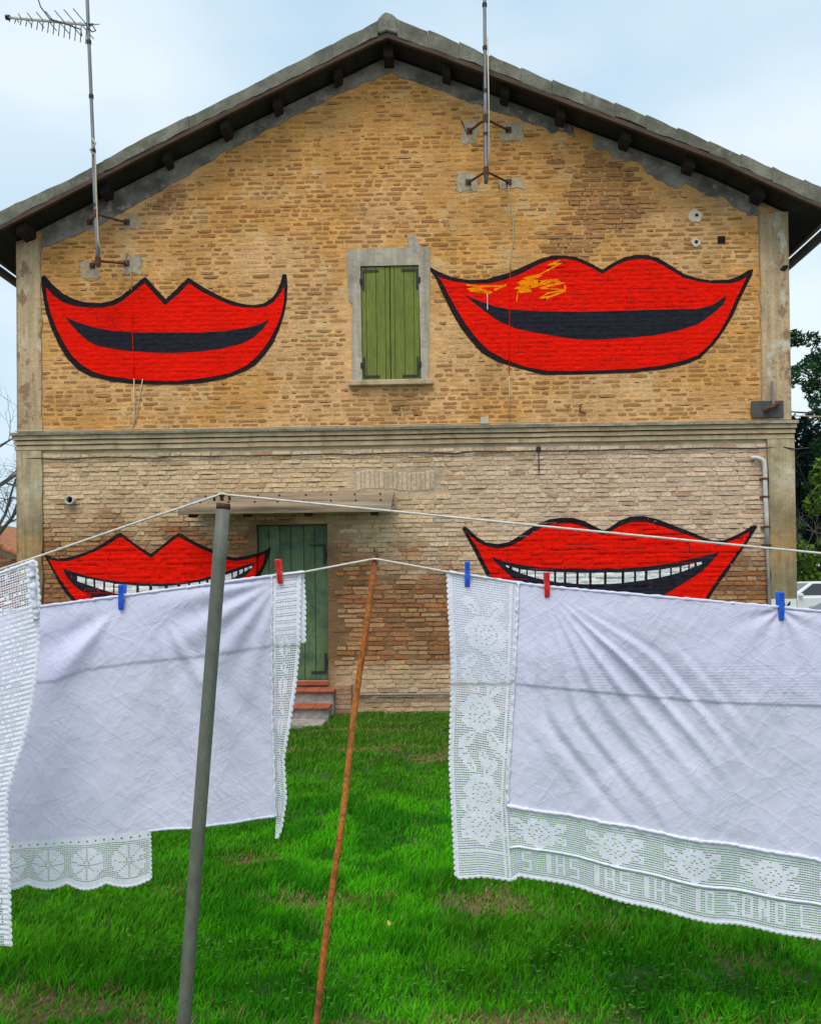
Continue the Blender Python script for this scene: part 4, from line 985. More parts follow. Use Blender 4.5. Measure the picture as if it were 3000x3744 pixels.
# hooks / iron straps below the cornice
for hx, z0, z1, lb in ((1.315, 2.95, 3.30, 'long black iron hook hanging on the pale bricks under the cornice, right of centre'),):
    mb = MB(); mb.obox((hx, -.03, z1), (hx, -.03, z0), .012, .008, (0, 1, 0)); mb.box(hx - .03, hx + .03, -.035, 0, z1 - .06, z1 - .02)
    set_props(mb.build('iron_hook', M['iron'], None), lb, 'hook')
mb = MB(); mb.tube([(1.86, -.02, 3.80), (1.83, -.035, 3.79), (1.83, -.03, 3.70), (1.90, -.02, 3.69)], .010, 6)
set_props(mb.build('iron_hook', M['rust'], None), 'small rusty bent hook just above the cornice, left of the grey plate', 'hook')
t = thing('junction_box', 'small square beige junction box above the cornice right of the window', 'junction box', (.65, 0, 3.56))
mb = MB(); mb.box(.605, .697, -.055, -.001, 3.565, 3.65); mb.build('housing', M['box'], t, bevel=.008)
mb = MB(); mb.box(.600, .702, -.066, -.0555, 3.56, 3.655); mb.build('lid', M['box'], t, bevel=.005)
t = thing('vent_pipe', 'short round vent pipe sticking out of the lower wall near the left corner', 'pipe', (-4.53, 0, 2.64))
mb = MB(); n = 16
for r0, r1, y0, y1 in ((.055, .055, -.09, .0), (.043, .043, -.09, -.02)):
    mb.tube([(-4.53, y0, 2.70), (-4.53, y1, 2.70)], r0, n, cap=False)
for k in range(n):
    a0, a1 = 2*pi*k/n, 2*pi*(k+1)/n
    mb.add([(-4.53+.055*cos(a0), -.09, 2.70+.055*sin(a0)), (-4.53+.055*cos(a1), -.09, 2.70+.055*sin(a1)), (-4.53+.043*cos(a1), -.09, 2.70+.043*sin(a1)), (-4.53+.043*cos(a0), -.09, 2.70+.043*sin(a0))], [(0,1,2,3)])
mb.build('pipe_wall', M['pvc'], t, sm=False)
mb = MB(); mb.disc((-4.53, 2.70), .042, -.022, .001, 14); mb.build('pipe_bore', M['hole'], t)
t = thing('wall_drainpipe', 'white bent pipe over a grey conduit running down beside the right corner', 'pipe', (4.07, -.05, 1.2))
mb = MB(); arc = [(3.90, -.05, 3.098), (3.96, -.05, 3.10), (4.02, -.05, 3.085), (4.052, -.05, 3.045), (4.062, -.05, 2.99), (4.066, -.05, 2.7), (4.074, -.05, 2.4), (4.082, -.05, 2.02)]
mb.tube(arc, .027, 10); mb.build('white_pipe', M['pvc'], t, sm=True)
mb = MB(); mb.tube([(4.082, -.045, 2.02), (4.09, -.045, 1.6), (4.10, -.045, .9), (4.10, -.045, .05)], .020, 10); mb.build('conduit', M['conduit'], t, sm=True)
for zc in (2.84, 2.62, 2.25, 2.03):
    mb = MB(); xx = 4.068 + (2.84 - zc) * .018; mb.tube([(xx, -.05, zc - .012), (xx, -.05, zc + .012)], .034, 10); mb.box(xx - .06, xx + .05, -.04, -.005, zc - .010, zc + .010)
    mb.build('pipe_clip', M['rust'], t)
mb = MB(); mb.tube([(-1.02, -.045, .05), (-1.02, -.045, .20), (-1.0, -.045, .235), (-.9, -.045, .236), (1.0, -.045, .238), (4.0, -.045, .238)], .016, 8)
set_props(mb.build('ground_pipe', M['conduit'], None, sm=True), 'thin grey pipe running along the foot of the wall right of the steps', 'pipe')
t = thing('anchor_plate', 'dark grey plate with a rusty bracket above the cornice at the right corner', 'plate', (4.11, -.03, 3.59))
mb = MB(); mb.box(3.922, 4.31, -.040, -.016, 3.592, 3.800); mb.build('plate', M['slate'], t, bevel=.004)
mb = MB(); mb.tube([(4.165, -.06, 4.03), (4.18, -.06, 3.74)], .018, 8); mb.build('rod', M['conduit'], t)
mb = MB(); mb.tube([(4.08, -.05, 3.68), (4.13, -.10, 3.70), (4.20, -.09, 3.745), (4.235, -.06, 3.76)], [.036, .030, .022, .03], 8); mb.build('bracket', M['rust'], t)
t = thing('painted_sign', 'white square with three black brush strokes at the foot of the right corner pilaster', 'sign', (4.28, -.035, .9))
mb = MB(); mb.box(4.118, 4.425, -.042, -.034, .88, 1.368); mb.build('panel', M['sign'], t)
for pts in ([(4.172, 1.322), (4.20, 1.305), (4.235, 1.28), (4.255, 1.255)], [(4.275, 1.33), (4.272, 1.30), (4.268, 1.25)], [(4.345, 1.335), (4.335, 1.31), (4.31, 1.28), (4.285, 1.262)]):
    mb = MB()
    mb.tube([(a, -.0435, b) for a, b in pts], [.006, .013, .013, .008][:len(pts)], 6); mb.build('brush_stroke', M['paint_black'], t, sm=True)
# ------------------------------------------------------------------ poles and clotheslines
t = thing('clothesline_pole', 'thick leaning grey steel pole with a rusty notched top holding up the upper line', 'pole', (-.836, -7.6, 0))
a, b = Vector((-.838, -7.6, -.15)), Vector((-.668, -7.6, 1.845))
mb = MB(); n = 20; mb.tube([a.lerp(b, k / 12) for k in range(13)], .0218, n); mb.build('tube', M['post'], t, sm=True)
mb = MB(); d = (b - a).normalized()
mb.tube([b + d * .0005, b + d * .018], .0222, n)
for s in (-1, 1):
    for k in range(8):                                   # two drilled lugs left standing at the tube's mouth
        a0, a1 = pi * k / 8, pi * (k + 1) / 8
    mb.tube([b + Vector((s * .013, -.014, .016)) + Vector((.012 * cos(q), 0, .018 + .013 * sin(q))) for q in np.linspace(-.6, pi + .6, 10)], .0045, 6)
mb.build('rusty_cap', M['rust'], t, sm=True)
t = thing('clothesline_pole', 'thin leaning orange rusted pole propping the lower line between the two cloths', 'pole', (-.448, -7.36, 0))
a, b = Vector((-.456, -7.36, -.15)), Vector((-.202, -7.36, 1.70))
pts = [a.lerp(b, k / 14) + Vector((.003 * sin(k * 1.1), 0, 0)) for k in range(15)]
mb = MB(); mb.tube(pts, [.0125 - .0022 * k / 14 for k in range(15)], 14); mb.build('rod', M['rustpole'], t, sm=True)
mb = MB(); mb.tube([b + Vector((0, 0, -.012)), b + Vector((.002, 0, .012))], [.0112, .009], 10); mb.tube([b + Vector((.0, -.004, .010)), b + Vector((-.002, -.004, .026))], .004, 6)
mb.build('pole_tip', M['rust'], t, sm=True)
def rope(pts, label):
    mb = MB(); mb.tube(pts, .0037, 7); return set_props(mb.build('clothesline', M['rope'], None, sm=True), label, 'clothesline')
YU, YL = -7.622, -7.374
UPR = [(-4.2, -7.5, .70), (-3.0, -7.55, 1.10), (-1.857, YU, 1.494), (-1.391, YU, 1.657), (-1.29, YU, 1.689), (-.95, YU, 1.801), (-.69, YU, 1.884), (-.667, YU, 1.893), (-.645, YU, 1.888), (-.122, YU, 1.829), (.432, YU, 1.766), (1.21, YU, 1.680), (1.894, YU, 1.60), (3.0, YU, 1.48), (4.5, YU, 1.33)]
rope(UPR, 'upper rope clothesline passing over the thick grey pole and across the toothy right lips')
LWR = [(-4.4, -7.36, 1.18), (-3.0, -7.37, 1.345), (-1.865, YL+.02, 1.477), (-1.41, YL+.02, 1.531), (-1.089, YL+.02, 1.569), (-.558, YL+.02, 1.633), (-.45, YL+.01, 1.645), (-.215, YL, 1.686), (-.203, YL, 1.688), (-.19, YL, 1.686), (.054, YL+.01, 1.639), (.387, YL+.02, 1.585), (1.182, YL+.02, 1.506), (1.914, YL+.02, 1.424), (3.0, -7.36, 1.31), (4.5, -7.36, 1.18)]
rope(LWR, 'lower rope clothesline lifted by the rusted pole, the white sheets pegged on it')

# ------------------------------------------------------------------ cloth
def edge_fn(pts):
    P = np.array(pts, float); s = np.concatenate([[0], np.cumsum(np.hypot(*np.diff(P, axis=0).T))]); s /= s[-1]
    return lambda t: np.stack([np.interp(t, s, P[:, 0]), np.interp(t, s, P[:, 1])], -1)
def coons(T, B, L, R):
    T, B, L, R = map(edge_fn, (T, B, L, R))
    def P(u, v):
        u_, v_ = np.asarray(u)[..., None], np.asarray(v)[..., None]
        c00, c10, c01, c11 = T(0.), T(1.), B(0.), B(1.)
        return ((1 - v_) * T(u) + v_ * B(u) + (1 - u_) * L(v) + u_ * R(v)
                - ((1 - u_) * (1 - v_) * c00 + u_ * (1 - v_) * c10 + (1 - u_) * v_ * c01 + u_ * v_ * c11))
    return P
def cloth(name, P, fold, nu, nv, m, parent, y0):
    U, Vv = np.meshgrid(np.linspace(0, 1, nu), np.linspace(0, 1, nv), indexing='ij')
    p = P(U, Vv); x, z = p[..., 0], p[..., 1]
    y = y0 + fold(x, z)
    V = np.stack([x, y, z], -1).reshape(-1, 3); ii = np.arange(U.size).reshape(U.shape)
    Q = np.stack([ii[:-1, :-1], ii[:-1, 1:], ii[1:, 1:], ii[1:, :-1]], -1).reshape(-1, 4)
    return mesh_np(name, V, Q, m, parent, sm=True)
def lace(name, P, fold, pat, parent, y0, hx=.74, hz=.50, rib=0.0, big=None, m='lace'):
    """filet crochet: every open cell of pat[row, col] is a real hole framed by thread"""
    nr, nc = pat.shape
    r, c = np.meshgrid(np.arange(nr), np.arange(nc), indexing='ij')
    r = r.ravel(); c = c.ravel(); op = pat.ravel()
    jit = rng.uniform(-.06, .06, (len(r), 4))
    def pt(cc, rr):
        p = P(np.clip(cc / nc, 0, 1), np.clip(rr / nr, 0, 1))
        y = y0 + fold(p[:, 0], p[:, 1]) + rib * np.cos(pi * rr)
        return np.stack([p[:, 0], y, p[:, 1]], -1)
    Vs = [pt(c, r), pt(c + 1, r), pt(c + 1, r + 1), pt(c, r + 1)]
    n = len(r); base = np.arange(n)
    closed = base[~op]
    Q = [np.stack([closed, closed + 3*n, closed + 2*n, closed + n], -1)]
    o = base[op]; k = len(o); hxx = np.full(k, hx); hzz = np.full(k, hz)
    if big is not None: bg = big.ravel()[op]; hxx[bg] = .86; hzz[bg] = .86
    a = (1 - hxx) / 2; d = (1 - hzz) / 2; j = jit[o]
    co, ro = c[o], r[o]
    Vs += [pt(co + a + j[:, 0] * hx, ro + d + j[:, 1] * hz), pt(co + 1 - a + j[:, 2] * hx, ro + d + j[:, 1] * hz), pt(co + 1 - a + j[:, 2] * hx, ro + 1 - d + j[:, 3] * hz), pt(co + a + j[:, 0] * hx, ro + 1 - d + j[:, 3] * hz)]
    h = 4 * n + np.arange(k)
    O_ = [o, o + n, o + 2*n, o + 3*n]; H = [h, h + k, h + 2*k, h + 3*k]
    for q in range(4):
        w = (q + 1) % 4
        Q.append(np.stack([O_[q], H[q], H[w], O_[w]], -1))
    return mesh_np(name, np.concatenate(Vs), np.concatenate(Q), M[m], parent)
def scallop(name, pts, fold, parent, y0, w, cnt, side=1):
    E = edge_fn(pts); n = cnt * 8 + 1; tt = np.linspace(0, 1, n)
    p = E(tt); g = np.gradient(p, axis=0); g /= np.hypot(g[:, 0], g[:, 1])[:, None]
    nr = np.stack([-g[:, 1], g[:, 0]], -1) * side
    o = p + nr * (w * (.30 + .50 * np.abs(np.sin(pi * cnt * tt)) ** .6))[:, None]
    i = p - nr * w * .25; md = p + nr * w * .3
    V = []
    for q, dy in ((i, 0), (md, -.003), (o, 0)):
        V.append(np.stack([q[:, 0], y0 + fold(q[:, 0], q[:, 1]) - .001 + dy, q[:, 1]], -1))
    V = np.concatenate(V); k = np.arange(n - 1)
    Q = np.concatenate([np.stack([k, k + 1, k + 1 + n, k + n], -1), np.stack([k + n, k + 1 + n, k + 1 + 2*n, k + 2*n], -1)])
    return mesh_np(name, V, Q, M['lace'], parent, sm=True)
def seam(name, pts, fold, parent, y0, r, m='lace', wob=.002, n=120):
    E = edge_fn(pts); tt = np.linspace(0, 1, n); p = E(tt)
    mb = MB()
    mb.tube([(q[0] + rnd.uniform(-wob, wob), y0 + float(fold(q[0], q[1])) + rnd.uniform(-wob, wob) * .5, q[1] + rnd.uniform(-wob, wob)) for q in p], [r * rnd.uniform(.7, 1.25) for _ in p], 6)
    return mb.build(name, M[m], parent, sm=True)

# ---- right tablecloth
YR = -7.36
def top_r(x): return np.interp(x, [.054, .291, .387, 1.182, 1.914], [1.639, 1.599, 1.585, 1.506, 1.424])
def fold_r(x, z):
    x = np.asarray(x, float); z = np.asarray(z, float)
    dx, dz = x - .388, 1.575 - z
    r = np.hypot(dx, dz); th = np.arctan2(dx, np.maximum(dz, 1e-4))
    p = dx * .79 - dz * .62                              # across the pull from the peg to the far lower corner
    wd = .016 + .062 * smooth(0, .50, r)
    env = smooth(-.40, -.26, p) * smooth(1.20, .85, th) * smooth(-.30, .05, th) * smooth(.02, .4, r) * (1 - .45 * smooth(.5, 1.1, r))
    ph = 2 * pi * p / wd + 3.4 * (fbm(x + .6 * z, z * .4, 3.0, 2) - .5) * smooth(.1, .6, r)
    env = env * smooth(1.05, .55, r) * (.45 + 1.1 * fbm(p * 9 + 3, r * .8, 1.0, 2))
    f = .0062 * env * np.sin(ph) + .0032 * env * np.sin(.53 * ph + .6) + .0016 * env * np.sin(1.9 * ph + 1.7)
    down = np.clip(top_r(x) - z, 0, 2)
    f += .012 * smooth(.1, .7, down) * np.sin(x * 11 + 2.1 * down) + .010 * smooth(.3, 1.0, down) * np.sin(x * 23 - 3.0 * down)
    f += .006 * smooth(.02, .3, down) * (fbm(x, z, 6, 3) - .5) * 2
    f -= .010 * smooth(.0, .25, down)
    fe = np.interp(x, [.279, .628, .951, 1.317, 1.908], [1.251, 1.213, 1.184, 1.167, 1.11]) + .003 * np.abs(np.sin(x * 190))
    f -= .0045 * smooth(-.006, .006, z - fe) * smooth(0, .1, down)   # the doubled part stands out
    hb = z - fe                                          # lace of the back flap printing through
    f -= .0012 * smooth(.75, 1.0, x) * (np.abs(hb - .075) < .034) * (np.mod(x, .031) < .015) + .0005 * smooth(.3, .6, x) * (np.abs(hb - .07) < .065) * np.sin(z * 620)
    # radiating puckers under the far peg
    dx2, dz2 = x - 1.183, 1.50 - z; r2 = np.hypot(dx2, dz2); t2 = np.arctan2(dx2, np.maximum(dz2, 1e-4))
    f += .005 * np.exp(-r2 / .16) * np.sin(t2 * 9) * smooth(.0, .06, r2)
    return f
t = thing('tablecloth', 'large white tablecloth with wide crochet borders of roses and letters, at the right', 'tablecloth', (.9, YR, 1.2))
Tp = [(.291,1.599),(.387,1.585),(1.182,1.506),(1.914,1.424)]
Bp = [(.241,.843),(.46,.80),(.783,.739),(1.308,.646),(1.897,.533)]
Lp = [(.291,1.599),(.281,1.432),(.266,1.186),(.251,.99),(.241,.843)]
Rp = [(1.914,1.424),(1.905,1.0),(1.897,.533)]
cloth('panel', coons(Tp, Bp, Lp, Rp), fold_r, 400, 260, M['sheet'], t, YR)
flat = lambda x, z: 0 * np.asarray(x, float)
def fold_rb(x, z): return np.minimum(fold_r(x, z), 0) * .6 + .012 + .10 * 0 * np.asarray(x)
Fl = [(.279,1.251),(.628,1.213),(.951,1.184),(1.317,1.167),(1.908,1.11)]
def flap_fold(x, z): return fold_r(x, z) + .011
cloth('back_flap', coons([(.05,1.639)] + Tp, [(.055,1.27)] + Fl, [(.05,1.639),(.055,1.27)], [(1.914,1.424),(1.908,1.11)]), flap_fold, 150, 40, M['sheet'], t, YR)
scallop('flap_edge', Fl, flap_fold, t, YR, .012, 95, -1)
# left border with vine and roses
def blank(nr, nc): return np.ones((nr, nc), bool)
def ell(p, r0, c0, ar, ac, ang=0.0, val=False):
    r, c = np.meshgrid(np.arange(p.shape[0]), np.arange(p.shape[1]), indexing='ij')
    a, b = r - r0, c - c0; u = a * cos(ang) + b * sin(ang); v = -a * sin(ang) + b * cos(ang)
    p[(u / ar) ** 2 + (v / ac) ** 2 <= 1] = val
def dots(p, r0, c0, ang, n, st=1.0):
    for k in range(n):
        a, b = int(round(r0 + k * st * cos(ang))), int(round(c0 + k * st * sin(ang)))
        if 0 <= a < p.shape[0] and 0 <= b < p.shape[1]: p[a, b] = True
def leaf(p, r0, c0, L, W_, ang):
    ell(p, r0 + cos(ang) * L, c0 + sin(ang) * L, L, W_, ang); dots(p, r0 + cos(ang) * 1.5, c0 + sin(ang) * 1.5, ang, int(L * 1.1), 1.0)
def rose(p, r0, c0, R):
    for k in range(7):
        a = k * 2 * pi / 7; ell(p, r0 + R * .72 * cos(a), c0 + R * .72 * sin(a), R * .42, R * .42)
    r, c = np.meshgrid(np.arange(p.shape[0]), np.arange(p.shape[1]), indexing='ij'); q = np.hypot(r - r0, c - c0)
    p[q < R * .72] = False
    for R_ in (R * .60, R * .26):
        for k in range(int(2 * pi * R_ / 1.7)):
            a = k * 1.7 / R_; dots(p, r0 + R_ * cos(a), c0 + R_ * sin(a), 0, 1)
pl = blank(128, 25)
pl[:, 0] = False; pl[:, -1] = False; pl[:, -3] = False
for k, r0 in enumerate((10, 44, 78)):
    rose(pl, r0 + 14, 12 + (-1) ** k, 7.4)
    leaf(pl, r0 + 6, 14, 4.2, 2.4, 2.5); leaf(pl, r0 + 5, 10, 4.2, 2.3, -2.4); leaf(pl, r0 + 22, 15, 4.6, 2.5, .7); leaf(pl, r0 + 23, 9, 4.4, 2.4, -.8)
    leaf(pl, r0 + 30, 13, 3.6, 2.0, .2); leaf(pl, r0 + 31, 8, 3.0, 1.8, -1.3); leaf(pl, r0 + 30, 18, 2.8, 1.6, 1.4)
rose(pl, 107, 12, 6.6); leaf(pl, 101, 16, 3.6, 2.0, 2.4); leaf(pl, 101, 8, 3.6, 2.0, -2.4)
pl[117] = False
LE = [(.054,1.639),(.057,1.516),(.067,1.319),(.054,.991),(.061,.827),(.070,.599)]
LR_ = [(.291,1.599),(.281,1.432),(.266,1.186),(.251,.99),(.241,.843),(.254,.589)]
lace('side_border', coons([(.054,1.639),(.291,1.599)], [(.070,.599),(.148,.602),(.254,.589)], LE, LR_), fold_r, pl, t, YR, .82, .35)
scallop('scalloped_edge', LE, fold_r, t, YR, .014, 56, -1)
# bottom border: roses above, letters below
FONT = {'I': ['111','010','010','010','010','010','010','010','111'],
 'H': ['1001','1001','1001','1001','1111','1001','1001','1001','1001'],
 'S': ['1111','1000','1000','1000','1111','0001','0001','0001','1111'],
 'O': ['1111','1001','1001','1001','1001','1001','1001','1001','1111'],
 'N': ['1001','1101','1101','1101','1011','1011','1011','1001','1001'],
 'L': ['1000','1000','1000','1000','1000','1000','1000','1000','1111']}
FONT['I'] = ['11'] * 9
NC = 196
pb = blank(32, NC)
pb[0:2] = False; pb[18] = False; pb[-1] = False
for k in range(7):
    c0 = 12 + k * 31
    rose(pb, 10, c0, 6.4)
    leaf(pb, 9, c0 + 6, 3.6, 1.9, 2.25); leaf(pb, 9, c0 - 6, 3.6, 1.9, -2.25); leaf(pb, 11, c0 + 6.5, 3.0, 1.5, 1.1); leaf(pb, 11, c0 - 6.5, 3.0, 1.5, -1.1)
c0 = 5
for word in ('S', 'IHS', 'IHS', 'IHS', 'IO', 'SONO', 'L'):
    for ch in word:
        g = FONT[ch]
        for r_, row in enumerate(g):
            for c_, v_ in enumerate(row):
                if v_ == '1':
                    cc = c0 + c_
                    if cc < NC: pb[20 + r_, cc] = False
        c0 += len(g[0]) + 2
    c0 += 4
BO = [(.254,.589),(.279,.607),(.376,.590),(.538,.541),(.94,.444),(1.304,.388),(1.891,.277)]
lace('bottom_border', coons(Bp, BO, [(.241,.843),(.254,.589)], [(1.897,.533),(1.891,.277)]), fold_r, pb, t, YR, .84, .38)
scallop('scalloped_edge', [(.070,.599),(.148,.602)] + BO, fold_r, t, YR, .012, 90, -1)
seam('hem', Lp, fold_r, t, YR - .003, .0055); seam('hem', Bp, fold_r, t, YR - .003, .0065, n=200)
Pm = coons(Bp, BO, [(.241,.843),(.254,.589)], [(1.897,.533),(1.891,.277)])
seam('raised_cord', [tuple(Pm(np.array(u), np.array(.575))) for u in np.linspace(0, 1, 60)], fold_r, t, YR - .003, .0042, wob=.0006, n=160)
seam('top_fold', [(.054,1.639)] + Tp, flat, t, YR + .003, .0062, 'sheet', .0008)

# ---- left sheet
YS = -7.355
def top_l(x): return np.interp(x, [-1.865, -1.41, -1.089, -.558, -.45], [1.477, 1.531, 1.569, 1.633, 1.645])
def fold_l(x, z):
    x = np.asarray(x, float); z = np.asarray(z, float)
    down = np.clip(top_l(x) - z, 0, 2)
    dx, dz = x + 1.089, 1.555 - z; r = np.hypot(dx, dz); th = np.arctan2(dx, np.maximum(dz, 1e-4))
    f = -.020 * np.exp(-((th + .62 + .2 * r) / .13) ** 2) * smooth(.03, .2, r) * smooth(.50, .28, r)
    f += .012 * np.exp(-((th + .95 + .2 * r) / .16) ** 2) * smooth(.05, .2, r) * smooth(.55, .3, r)
    dx2 = x + .98; r2 = np.hypot(dx2, dz); t2 = np.arctan2(dx2, np.maximum(dz, 1e-4))
    f += .006 * np.sin(t2 * 20) * smooth(-.2, .1, t2) * smooth(.9, .5, t2) * smooth(.05, .25, r2) * smooth(.9, .4, r2)
    dx3, dz3 = x + .535, 1.62 - z; r3 = np.hypot(dx3, dz3); t3 = np.arctan2(-dx3, np.maximum(dz3, 1e-4))
    f += .007 * np.sin(t3 * 17) * smooth(.1, .3, t3) * smooth(.03, .2, r3) * smooth(.6, .25, r3)
    f += .012 * smooth(.1, .6, down) * np.sin(x * 7.5 + 1.2 + .8 * down) + .006 * smooth(.2, .6, down) * np.sin(x * 19 + 2 * down)
    f += .005 * smooth(.02, .3, down) * (fbm(x, z, 7, 3) - .5) * 2
    fe = np.interp(x, [-1.866, -1.317, -1.215, -1.04, -.802, -.561], [1.217, 1.277, 1.313, 1.336, 1.356, 1.39])
    f -= .004 * smooth(-.006, .006, z - fe) * smooth(0, .1, down)
    return f - .008 * smooth(0, .2, down)
t = thing('tablecloth', 'white sheet with narrow side lace and a scalloped flower trim, behind the grey pole', 'tablecloth', (-1.0, YS, 1.2))
Tl = [(-1.865,1.477),(-1.41,1.531),(-1.089,1.569),(-.562,1.633)]
Bl = [(-1.868,.692),(-1.508,.713),(-.999,.748),(-.93,.7555),(-.86,.7585),(-.774,.771),(-.70,.7775),(-.63,.793),(-.552,.805)]
Rl = [(-.562,1.631),(-.563,1.159),(-.552,.805)]
cloth('panel', coons(Tl, Bl, [(-1.865,1.477),(-1.868,.692)], Rl), fold_l, 190, 170, M['sheet'], t, YS)
def flap_l(x, z): return fold_l(x, z) + .011
Ff = [(-1.866,1.217),(-1.317,1.277),(-1.215,1.313),(-1.04,1.336),(-.802,1.356),(-.561,1.39)]
cloth('back_flap', coons(Tl, Ff, [(-1.865,1.477),(-1.866,1.217)], [(-.562,1.633),(-.561,1.39)]), flap_l, 110, 30, M['sheet'], t, YS)
seam('flap_hem', Ff, flap_l, t, YS - .002, .003, 'sheet', .001)
seam('bottom_hem', Bl[2:], fold_l, t, YS, .0045, 'sheet', .0008)
seam('top_fold', Tl + [(-.45, 1.645)], flat, t, YS + .002, .0062, 'sheet', .0008)
LL_ = [(-.562,1.631),(-.563,1.159),(-.552,.805),(-.556,.726)]
RL_ = [(-.466,1.643),(-.470,1.401),(-.486,1.257),(-.504,1.125),(-.525,1.0),(-.517,.867),(-.537,.76),(-.553,.727)]
def fold_s(x, z): return fold_l(x, z) + .010 * np.sin(np.asarray(x) * 70 + np.asarray(z) * 3) * smooth(1.6, 1.2, z)
ps = blank(112, 13); ps[:, 0:2] = False; ps[:, -1] = False
for k in range(5):
    r0 = 30 + k * 17; ell(ps, r0, 6, 4, 2.6); dots(ps, r0 - 3, 6, 0, 7); leaf(ps, r0 + 7, 5, 2.6, 1.4, .6)
ps[:26:3] = False
lace('side_border', coons([(-.562,1.633),(-.466,1.643)], [(-.556,.726),(-.553,.727)], LL_, RL_), fold_s, ps, t, YS, .78, .42)
scallop('scalloped_edge', RL_, fold_s, t, YS, .011, 46, 1)
pf = blank(30, 13); pf[:, 0] = False; pf[:, -1] = False; pf[::2] = False
RF = [(-.458,1.644),(-.451,1.53),(-.452,1.40)]
lace('flap_border', coons([(-.562,1.633),(-.458,1.644)], [(-.561,1.39),(-.452,1.40)], [(-.562,1.633),(-.561,1.39)], RF), flap_l, pf, t, YS, .6, .4)
scallop('flap_edge', RF, flap_l, t, YS, .011, 13, 1)
seam('hem', [(-.562,1.631),(-.563,1.159),(-.552,.805)], fold_l, t, YS - .003, .004)
# flower trim
ntc, ntr = 118, 26
pt_ = blank(ntr, ntc); pt_[0] = False; pt_[1] = False; pt_[3] = False
bigm = np.zeros_like(pt_)
for c_ in range(ntc):
    pt_[2, c_] = (c_ % 4) in (1, 2) and c_ % 4 == 1
    bigm[2, c_] = True
for k in range(7):
    c0 = ntc - 10 - k * 18.8
    ell(pt_, 13.5, c0, 8.2, 7.6)
    for q in range(8):
        a = q * pi / 4
        if q % 2 == 0:
            for s_ in np.arange(1.5, 8, 1.0): dots(pt_, 13.5 + s_ * cos(a), c0 + s_ * sin(a), 0, 1)
        else: dots(pt_, 13.5 + 1.6 * cos(a), c0 + 1.6 * sin(a), a, 5, 1.5)
    pt_[12:15, int(c0) - 1:int(c0) + 2] = True; pt_[13, int(c0)] = False
pt_[-3:] = False
TT = [(-.999,.752),(-1.259,.733),(-1.508,.713),(-1.868,.692)][::-1]
TB = []
for x in np.linspace(-1.868, -.999, 90):
    ph = (x + .999 + .074) / .139
    TB.append((x, .562 + .0 * x - .006 * (-(x + .999)) / .5 + .022 * (1 - abs(cos(pi * ph)) ** .8)))
lace('flower_trim', coons(TT, TB, [TT[0], TB[0]], [TT[-1], TB[-1]]), fold_l, pt_, t, YS - .001, .80, .38, big=bigm)
scallop('scalloped_edge', TB, fold_l, t, YS, .010, 62, -1)
scallop('scalloped_edge', [TT[-1], TB[-1]], fold_l, t, YS, .009, 11, 1)

# ---- crochet bedspread hanging on the upper line at the left
YC = -7.625
def fold_c(x, z):
    x = np.asarray(x, float); z = np.asarray(z, float)
    return .012 * np.sin(x * 26 + z * 2) * smooth(1.68, 1.3, z) + .006 * (fbm(x, z, 9, 3) - .5)
t = thing('crochet_bedspread', 'white crochet cloth with a scalloped edge hanging from the upper line at the far left', 'bedspread', (-1.45, YC, 1.1))
CR = [(-1.265,1.687),(-1.255,1.568),(-1.262,1.463),(-1.267,1.359),(-1.283,1.24),(-1.309,1.106),(-1.34,1.002),(-1.355,.943),(-1.358,.884),(-1.35,.691),(-1.347,.469)]
pc = blank(150, 54)
for r_ in range(150):
    for c_ in range(54):
        z_ = 1.66 - r_ * .008
        if z_ < 1.50: pc[r_, c_] = rnd.random() < .62
        elif rnd.random() < .18: pc[r_, c_] = False
        if c_ >= 50: pc[r_, c_] = False
bigc = np.zeros_like(pc); bigc[:22] = True
lace('crochet_net', coons([(-1.669,1.55),(-1.364,1.653),(-1.265,1.687)], [(-1.672,.454),(-1.347,.469)], [(-1.669,1.55),(-1.672,.454)], CR), fold_c, pc, t, YC, .72, .56, rib=.0009)
scallop('scalloped_edge', CR, fold_c, t, YC, .012, 58, 1)
seam('top_fold', [(-1.669,1.55),(-1.364,1.653),(-1.265,1.687)], flat, t, YC + .003, .0068, 'lace', .001, 60)
seam('side_roll', [(-1.272,1.684),(-1.268,1.60),(-1.262,1.50)], fold_c, t, YC - .004, .010, 'lace', .003, 30)
# ------------------------------------------------------------------ clothes pegs
def peg(x, z0, z1, y, m, tilt, label, color):
    t = thing('clothes_peg', label, 'clothes peg', (x, y, z0), 'plastic pegs on the clotheslines')
    L = z1 - z0; w = .0085
    for s in (-1, 1):
        mb = MB()
        yy = lambda q: s * (.0045 + .009 * q)
        pr = [(yy(0), 0), (yy(.02) + s * .007, .004), (yy(.35) + s * .009, L * .35), (yy(.5) + s * .008, L * .5), (yy(1) + s * .006, L * .985), (yy(1), L), (yy(.5) - s * .001, L * .5), (s * .0035, L * .40)]
        mb.prism_yz([(y + a, z0 + b) for a, b in pr], x - w, x + w)
        # grip ribs near the top
        for k in range(4):
            zz = z0 + L * (.70 + .07 * k); q = .7 + .07 * k
            a, b = sorted((y + yy(q) + s * .0072, y + yy(q) + s * .0088)); mb.box(x - w * .8, x + w * .8, a, b, zz, zz + L * .03)
        o = mb.build('jaw', m, t, bevel=.0012)
    mb = MB(); mb.tube([(x - .0105, y, z0 + L * .42), (x + .0105, y, z0 + L * .42)], .0045, 8)
    for s in (-1, 1): mb.tube([(x + s * .0098, y, z0 + L * .42), (x + s * .0098, y - .015, z0 + L * .47)], .0012, 5); mb.tube([(x + s * .0098, y, z0 + L * .42), (x + s * .0098, y + .015, z0 + L * .47)], .0012, 5)
    mb.build('spring', M['steel'], t)
    t.rotation_euler = (0, tilt, 0)
    return t
